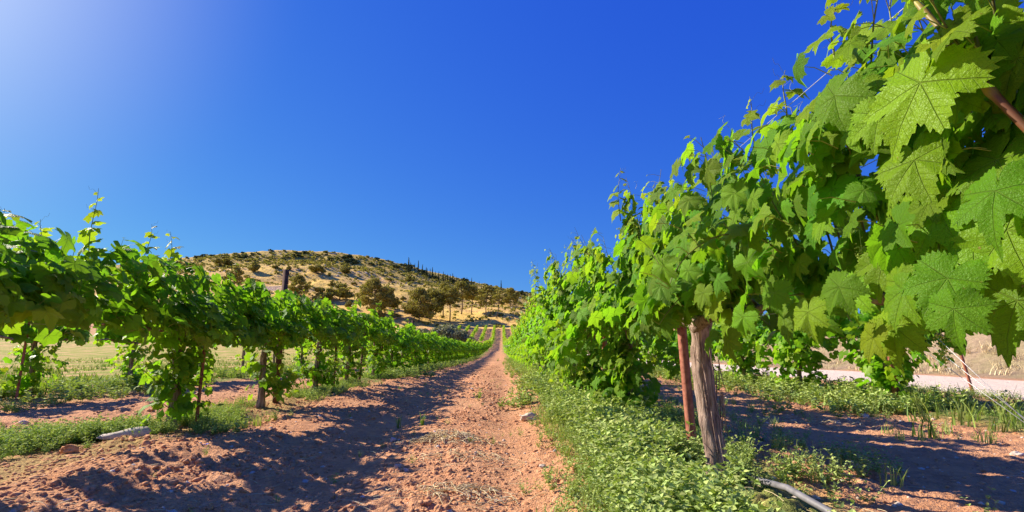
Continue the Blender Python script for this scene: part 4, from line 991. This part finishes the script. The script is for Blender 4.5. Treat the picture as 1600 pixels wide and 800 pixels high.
stone('white stone in the sunlit soil of the right lane', 1327, 659, .07, .03, seed=13)
stone('cream stone at the right edge beyond the anchor wires', 1588, 712, .12, .03, seed=14)
stone('flat grey shard lying in the shaded tilled soil', 478, 742, .06, .018, M_STONE_G, 15)
stone('broken reddish clod standing on the furrow beside the weed patch', 105, 725, .15, .05, M_CLOD, 16, name='soil_lump', cat='soil lump')
# grey slab lying in the weeds at left
p = at_d(190, 697, 4.55); out = np.array([(-.21, 0), (-.17, .035), (-.06, .055), (.02, .085), (.10, .10), (.17, .10), (.215, .055), (.20, 0), (.0, -.03), (-.15, -.02)])
v = np.vstack([np.column_stack([out[:, 0], np.zeros(10), out[:, 1]]), np.column_stack([out[:, 0] * .97, np.full(10, .018), out[:, 1] + .004])]); j = np.arange(10); j2 = (j + 1) % 10
v = np.vstack([v, [(0, -.004, .04)], [(0, .04, .04)]])
f = np.vstack([np.stack([j, j + 10, j2 + 10], -1), np.stack([j, j2 + 10, j2], -1), np.stack([np.full(10, 20), j, j2], -1), np.stack([np.full(10, 21), j2 + 10, j + 10], -1)])
o = obj('stone_slab', mesh_np('stone_slab', v, f, M_STONE_G, smooth=False), loc=(p[0], p[1], gz(p[0], p[1]) + .03), rz=.35); o.rotation_euler[0] = -.75; o.scale = (.9, .9, .9)
tag(o, 'flat grey stone slab propped in the weeds beside the left row', 'stone slab')
p = hit(320, 713); a = Acc()
for q in range(3):
    v, f = leaflet(.035, .02, .3); a.add(v @ rotm(q * 2.1, .6).T, f)
tag(obj('plastic_scrap', a.mesh('plastic_scrap', M_BLUE), loc=(p[0], p[1], gz(p[0], p[1]) + .012)), 'tiny bright blue plastic scrap on the tilled soil', 'scrap')

# ------------------------------------------------------------------ trees, bushes and rocks of the hill
def cards(rs, c, r, n, size, tone=.3, hollow=.55):
    """leaf-sprays spread through an ellipsoid"""
    d = rs.normal(0, 1, (n, 3)); d /= np.linalg.norm(d, axis=1)[:, None]; q = hollow + (1 - hollow) * rs.rand(n) ** .7
    p = c + d * q[:, None] * r
    nn = d + rs.normal(0, .5, (n, 3)); F = frames(nn, rs.normal(0, 1, (n, 3)))
    s = size * rs.uniform(.6, 1.3, n)
    tri = np.array([(-.5, -.4, 0), (.55, -.3, .1), (.1, .6, 0), (-.45, .35, .12)])
    V = np.einsum('kij,vj->kvi', F * s[:, None, None], tri) + p[:, None, :]
    f = np.array([(0, 1, 2), (0, 2, 3)])[None] + (np.arange(n) * 4)[:, None, None]
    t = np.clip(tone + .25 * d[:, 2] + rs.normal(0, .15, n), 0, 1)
    return V.reshape(-1, 3), f.reshape(-1, 3), np.repeat(np.column_stack([t, rs.rand(n), 0 * t, 1 + 0 * t]), 4, 0)
def crown_mesh(name, rs, clumps, mat, size, dens=1.0):
    a = Acc()
    for c, r in clumps:
        r = np.array(r, float); n = int(dens * 26 * (r[0] * r[1] * r[2]) ** (2 / 3.) / size ** 2) + 8
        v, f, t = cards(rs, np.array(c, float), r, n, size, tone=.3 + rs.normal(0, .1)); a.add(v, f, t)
    return a.mesh(name, mat, smooth=False)
def pine(rs, H=15., crown_w=8., crown_from=.45, lean=0.0, nclump=16):
    nclump = int(nclump * 1.6)
    root = thing('pine_tree', 'pine tree', 'tree', (0, 0, 0)); a = Acc()
    t = np.linspace(0, 1, 9); path = np.column_stack([lean * H * t ** 1.2 + .02 * H * np.sin(t * 5), .015 * H * np.sin(t * 4 + 1), t * H * .93])
    add_tube(a, path, .028 * H * (1 - .75 * t) * .55 + .03, 7); cl = []
    for k in range(nclump):
        q = crown_from + (1 - crown_from) * (k + .5) / nclump; az = k * 2.4 + rs.rand(); rad = crown_w * .5 * (math.sin(math.pi * min(1, (q - crown_from) / (1 - crown_from) * .85 + .16)) ** .7) * rs.uniform(.4, 1.05)
        b = np.array([np.interp(q * .93 / .93 * .9, t, path[:, i]) for i in range(3)]); c = b + [rad * math.cos(az), rad * math.sin(az), .05 * H * rs.rand()]
        add_tube(a, np.array([b, (b + c) / 2 + [0, 0, .01 * H], c]), [.008 * H, .005 * H, .002 * H], 4, cap=False)
        s = crown_w * rs.uniform(.10, .17); cl.append((c, (s, s, s * .62)))
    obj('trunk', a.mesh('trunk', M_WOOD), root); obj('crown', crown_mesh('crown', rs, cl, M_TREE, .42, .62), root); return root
def bush(rs, W=6., H=5., n=14, mat=None, size=.35, name='bush', stem=True):
    root = thing(name, name.replace('_', ' '), 'bush', (0, 0, 0)); cl = []; a = Acc()
    for k in range(n):
        az = rs.rand() * 6.28; q = rs.rand() ** .5; c = np.array([W * .36 * q * math.cos(az), W * .36 * q * math.sin(az), H * (.22 + .55 * (1 - q * .6) * rs.rand())]); s = W * rs.uniform(.13, .22); cl.append((c, (s, s, s * .75 * H / W * 1.1)))
        if k < 5: add_tube(a, np.array([(0, 0, -.2), c * .5, c]), [.03 * H * .6, .02 * H * .6, .006 * H], 4, cap=False)
    obj('stems', a.mesh('stems', M_WOOD), root); obj('crown', crown_mesh('crown', rs, cl, mat or M_TREE, size), root); return root
def cypress(rs, H=12.):
    root = thing('cypress', 'cypress', 'tree', (0, 0, 0)); a = Acc(); add_tube(a, np.array([(0, 0, -.3), (0, 0, H * .3), (0, 0, H * .9)]), [.02 * H, .015 * H, .004 * H], 5)
    obj('trunk', a.mesh('trunk', M_WOOD), root); cl = [((0, 0, H * q), (H * .075 * (1.25 - q), H * .075 * (1.25 - q), H * .10)) for q in np.linspace(.12, .95, 9)]
    obj('crown', crown_mesh('crown', rs, cl, M_TREE_DARK, .45), root); return root
rt = np.random.RandomState(55)
PINES = [pine(rt, 15, 9.5, .5), pine(rt, 15, 8, .55, .03, 14), pine(rt, 15, 7.5, .5, .14, 13), pine(rt, 15, 13, .18, .02, 24), pine(rt, 15, 10, .4, -.04, 18)]
BUSHES = [bush(rt, 6, 4.2, 12), bush(rt, 6, 5, 15), bush(rt, 6, 3.2, 10)]
OLIVES = [bush(rt, 6, 5.2, 22, M_OLIVE, .28, 'olive_bush'), bush(rt, 6, 4.6, 20, M_OLIVE, .28, 'olive_bush')]
DARKS = [bush(rt, 6, 4.0, 9, M_TREE_DARK, .7, 'shrub'), bush(rt, 6, 3.0, 8, M_TREE_DARK, .7, 'shrub'), bush(rt, 6, 2.6, 8, M_TREE, .6, 'shrub')]
CYPS = [cypress(rt), cypress(rt)]
def put_tree(proto, px, py, hpx, H0, label, group=None, cat=None, rz=None, d0=30):
    p = hit(px, py, d0, 1000) if py is not None else None
    d = math.hypot(p[0], p[1]); s = hpx / FPX * d / H0 * (1.15 if 'pine_tree' in proto.name else 1)
    return set_tree(proto, p, s, label, group, rz)
def set_tree(proto, p, s, label, group, rz=None):
    rz = rt.rand() * 6.28 if rz is None else rz
    if proto not in used:
        used.add(proto); o = proto; o.location = [float(v) for v in p]; o.rotation_euler = (0, 0, rz); o.scale = (s, s, s); o['label'] = label
        if group: o['group'] = group
        return o
    o = dup(proto, p, rz, s, label, group)
    if not group and 'group' in o: del o['group']
    return o
G_P = 'pines at the foot of the hill'
for px, py, h, k, lab, rz in [
    (721, 491, 50, 0, 'tall round crowned pine with bare trunk, left of the three straight ones', 0), (737, 492, 45, 1, 'straight dark pine in the middle of the three bare trunked ones', 1),
    (760, 495, 46, 4, 'broad crowned pine whose shadow falls across the slope to the leaning one', 2), (776, 497, 43, 2, 'small leaning pine at the right end of the pine group', 0),
    (692, 497, 52, 4, 'wide leafy pine with crown merging into its left neighbour', 4), (702, 503, 55, 0, 'pine with pale bare trunk standing lowest on the slope', 5),
    (655, 504, 50, 3, 'bushy pine branching to the ground at the left of the pine group', 1), (672, 500, 46, 3, 'dense low pine between the bushy one and the pale trunk', 3),
    (798, 478, 27, 3, 'short spreading pine near pale rocks above the vines', 2), (583, 493, 53, 3, 'lone bushy pine on the bare slope above the left row', 0),
    (603, 484, 34, 3, 'smaller pine leaning out behind the lone bushy pine', 4), (365, 462, 38, 4, 'grey trunked spreading tree beside the gully on the left hill', 2),
    (466, 464, 30, 3, 'round dark tree just right of the tall brown post', 1)]:
    put_tree(PINES[k], px, py, h, 15, lab, G_P, rz=rz)
G_O = 'grey green bushes below the pines'
for px, D, w, k, lab in [(684, 120, 8.6, 0, 'largest grey green bush rising behind the left row'), (712, 118, 6.6, 1, 'dense blue grey bush nearest the far vine rows'), (664, 128, 5.5, 1, 'dull green bush at the left end of the bush clump'),
                         (622, 105, 3.2, 0, 'small bluish bush beside the far brown post top'), (728, 132, 4.2, 0, 'low brownish bush at the right end of the bush clump')]:
    q = ray(px, 530); x = q[0] / q[1] * D; set_tree(OLIVES[k], (x, D, float(terrain(x, D)) - .2), w / 4.5, lab, G_O)
G_S = 'single shrubs on the hill'
shr = [(608, 482, 17, 2, 'olive shrub on the slope left of the bushy pine'), (617, 498, 10, 0, 'dark low shrub below the lone pine'), (592, 498, 12, 1, 'light shrub at the foot of the lone pine'), (598, 456, 7, 2, 'small dome shrub on the golden slope'),
       (609, 440, 6, 0, 'dark dot shrub high on the golden slope'), (495, 428, 15, 0, 'wide dark thicket beside the rock outcrop'), (540, 428, 14, 1, 'round green shrub right of the rock outcrop'), (518, 447, 7, 2, 'small shrub below the rock outcrop'),
       (553, 446, 6, 0, 'dark small shrub on bare earth'), (545, 482, 11, 1, 'shrub half hidden behind the left row'), (530, 468, 22, 2, 'large yellowish bush above the left row'), (500, 472, 20, 2, 'dull olive bush above the left row'),
       (575, 447, 5, 0, 'tiny shrub on bare slope'), (630, 470, 7, 1, 'low shrub left of the pines'), (640, 440, 8, 2, 'brownish shrub under the cypress line'), (712, 482, 8, 0, 'shrub in the shade behind the pines'),
       (395, 425, 14, 1, 'thicket beside the grey trunked tree'), (350, 415, 12, 2, 'scrubby bush high at left of the hill'), (430, 420, 6, 0, 'small dark bush in the dry meadow'), (452, 422, 6, 1, 'second small dark bush in the dry meadow')]
for px, py, h, k, lab in shr: put_tree(BUSHES[k], px, py, h, (4.2, 5, 3.2)[k] * .8, lab, G_S)
# trees along the skyline
def ridge(px, hpx, proto, H0, label, group, back=.975):
    y_ = np.interp(px, [q[0] for q in SKY_PX], [q[1] for q in SKY_PX]); r = ray(px, y_); k = RIDGE * back / math.hypot(r[0], r[1]); x, y = r[0] * k, r[1] * k
    return set_tree(proto, (x, y, float(terrain(x, y)) - .5), hpx / FPX * RIDGE / H0, label, group)
for k in range(70):
    px = rt.uniform(292, 860); ridge(px, rt.uniform(4, 8) if px > 540 else rt.uniform(3, 6), DARKS[rt.randint(2)], 3.2, 'dark shrubby tree on the hill crest against the sky', 'dark trees along the hill crest', rt.uniform(.93, .995))
for k, px in enumerate([638, 641, 654, 666, 668, 676, 681, 691, 693, 695, 704, 707, 711, 720, 729, 737, 748, 753, 759, 784, 660, 648, 672, 685, 699, 714]):
    ridge(px + rt.uniform(-.8, .8), rt.choice([9, 11, 14, 17]) if px < 715 else rt.choice([7, 9, 13]), CYPS[k % 2], 12, 'slender dark cypress standing along the hill crest', 'cypresses along the hill crest', .93 + .04 * rt.rand())
ridge(638.5, 22, CYPS[0], 12, 'tallest slender cypress at the left end of the cypress line', 'cypresses along the hill crest', .93)
ridge(783, 15, CYPS[1], 12, 'lone cypress near the right end of the crest', 'cypresses along the hill crest', .97)
# scrub and rocks too many to count
def hill_pts(rs, n, fn):
    px = rs.uniform(200, 900, n * 3); az = np.array([math.atan2(*ray(p, 450)[:2]) for p in px]); t = rs.rand(n * 3) ** .8 * .985
    r = 262 + (RIDGE - 262) * t; x, y = r * np.sin(az), r * np.cos(az); m = fn(px, t, x, y) > rs.rand(n * 3); return x[m][:n], y[m][:n], r[m][:n], t[m][:n]
def flat_proto(rs, W, H, n, size):
    a = Acc()
    for k in range(n):
        c = rs.normal(0, W * .28, 3) * [1, 1, 0] + [0, 0, H * .4]; s = W * rs.uniform(.2, .3); v, f, t = cards(rs, c, np.array([s, s, H * .45]), 9, size); a.add(v, f, t)
    return np.vstack(a.v), np.vstack(a.f[3]), np.vstack(a.c)
SCR = [flat_proto(rt, 3, 1.6, 3, .85) for _ in range(5)]
x, y, r, t = hill_pts(rt, 2800, lambda px, t, x, y: np.clip(ss(.58, .85, t) * .9 + .10 + .5 * ss(.60, .72, fbm(x / 30, y / 30, 3, 900)) + ss(640, 720, px) * ss(.4, .6, t) * .7, 0, 1))
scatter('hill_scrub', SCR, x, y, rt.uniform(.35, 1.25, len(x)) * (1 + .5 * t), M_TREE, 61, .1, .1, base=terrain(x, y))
x, y, r, t = hill_pts(rt, 1300, lambda px, t, x, y: np.clip(ss(.3, .1, t) * .5 + .25, 0, 1)); scatter('hill_tufts', SCR, x, y, rt.uniform(.12, .35, len(x)), M_TREE, 62, .1, .1, base=terrain(x, y))
RK = [lump(rt, ICO1, .4, .6) for _ in range(5)]
x, y, r, t = hill_pts(rt, 900, lambda px, t, x, y: np.clip(np.exp(-((t - .68) / .09) ** 2) * .8 + np.exp(-((t - .96) / .03) ** 2) * .7 * (px < 620) + .06, 0, 1) * ss(.42, .55, fbm(x / 25, y / 25, 3, 910)) * (px < 640))
scatter('hill_stones', RK, x, y, .5 + 1.9 * rt.rand(len(x)) ** 2, M_ROCK, 63, .2, 0, base=terrain(x, y))
for px, py, w, lab in [(806, 470, 8, 'largest pale boulder right of the pines'), (812, 466, 5, 'pale boulder beside the largest one'), (800, 482, 7, 'low pale boulder on the slope below the largest'), (796, 475, 4, 'small pale boulder left of the largest'),
                       (530, 427, 7, 'pinkish rock outcrop between two dark shrubs'), (560, 425, 6, 'grey rock outcrop right of the green shrub'), (572, 427, 6, 'low rock outcrop on the golden slope'), (523, 397, 5, 'pale rock near the hill crest')]:
    p = hit(px, py, 200, 900); s = w / FPX * math.hypot(p[0], p[1]) * .5; v, f, t_ = lump(rt, ICO2, .35, .7)
    tag(obj('boulder', mesh_np('boulder', v, f, M_ROCK, smooth=False), loc=(p[0], p[1], p[2]), scale=s), lab, 'boulder')
# dry brush on the bank beyond the road
DB = [grass(rt, 16, .5, .012, .15, 1.0) for _ in range(4)]
n = 850; xx = rt.uniform(15.6, 24, n); yy = rt.uniform(8, 45, n)
o = scatter('dry_brush', DB, xx, yy, rt.uniform(.3, 1.0, n), M_STRAW, 64, 0, .2)
n = 160; xx = rt.uniform(8.6, 9.4, n); yy = rt.uniform(6, 20, n); scatter('pebbles', LUMP1, xx, yy, .02 + .06 * rt.rand(n) ** 2, M_STONE, 65, .2, 0)
# tendrils and small green flower clusters on the nearest vines
def tendril(rs, p, d, L_):
    t = np.linspace(0, 1, 22); d = norm(d); s = norm(np.cross(d, [0, 0, 1])); u = np.cross(s, d); curl = 7 * t ** 2.5
    return p + np.outer(t * L_ * (1 - .35 * t), d) + np.outer(.022 * np.sin(curl) * t, s) + np.outer(.022 * (1 - np.cos(curl)) * t, u)
for px, py, D, dx, vv in [(1115, 175, 2.6, -1, VR[1]), (1225, 125, 1.9, -1, VR[1]), (1290, 70, 1.6, -1, VR[0]), (968, 270, 4.4, .3, VR[2]), (1120, 210, 2.5, -.8, VR[1]), (1240, 160, 1.9, -1, VR[1]), (1330, 45, 1.4, -1, VR[0])]:
    a = Acc(); p = at_d(px + 25, py + 25, D) - np.array(vv.location); add_tube(a, tendril(rt, p, np.array([dx, rt.normal(0, .3), .9]), .12), np.linspace(.0012, .0005, 22), 4, cap=False); obj('tendril', a.mesh('tendril', M_PETIOLE), vv)
M_FLOWER = simple('flower_bud', (.30, .42, .05, 1), (.45, .55, .10, 1), 40, .5)
for px, py, D in [(1375, 350, 1.35), (1345, 380, 1.4), (1437, 425, 1.35), (1470, 520, 1.3), (1405, 300, 1.3), (1545, 200, 1.1)]:
    a = Acc(); p = at_d(px, py, D) - np.array(V0.location)
    for q in range(70):
        h = rt.rand(); c = p + np.array([rt.normal(0, .010 * (1.2 - h)), rt.normal(0, .010 * (1.2 - h)), -.09 * h]); a.add(ICO1[0] * .0024 + c, ICO1[1])
    add_tube(a, np.array([p + [0, 0, .04], p - [0, 0, .04], p - [0, 0, .09]]), [.0015, .001, .0007], 4)
    obj('flower_cluster', a.mesh('flower_cluster', M_FLOWER), V0)
# loose bark strips on the thick trunk
a = Acc()
for q in range(26):
    th = rt.rand() * 6.28; z0 = rt.uniform(.15, .95); L_ = rt.uniform(.08, .30); t = np.linspace(0, 1, 6); rr_ = .066 + .018 * t ** 2 * rt.uniform(.2, 1.4)
    add_tube(a, np.column_stack([np.cos(th + .3 * t) * rr_ - .02 * z0, np.sin(th + .3 * t) * rr_, z0 - L_ * t + .0 * t]), np.array([.003, .004, .004, .003, .002, .001]), 4, cap=False)
obj('bark_strips', a.mesh('bark_strips', M_BARK), V1, kind='stuff')
for o in PINES + BUSHES + OLIVES + DARKS + CYPS + mid_R + mid_L + far_K + back_L + road_K:      # kinds that no place called for
    if o not in used:
        for c in list(o.children): bpy.data.objects.remove(c)
        bpy.data.objects.remove(o)
print('objects', len(bpy.data.objects), 'tris', sum(len(m.loops) - 2 * len(m.polygons) for m in bpy.data.meshes))
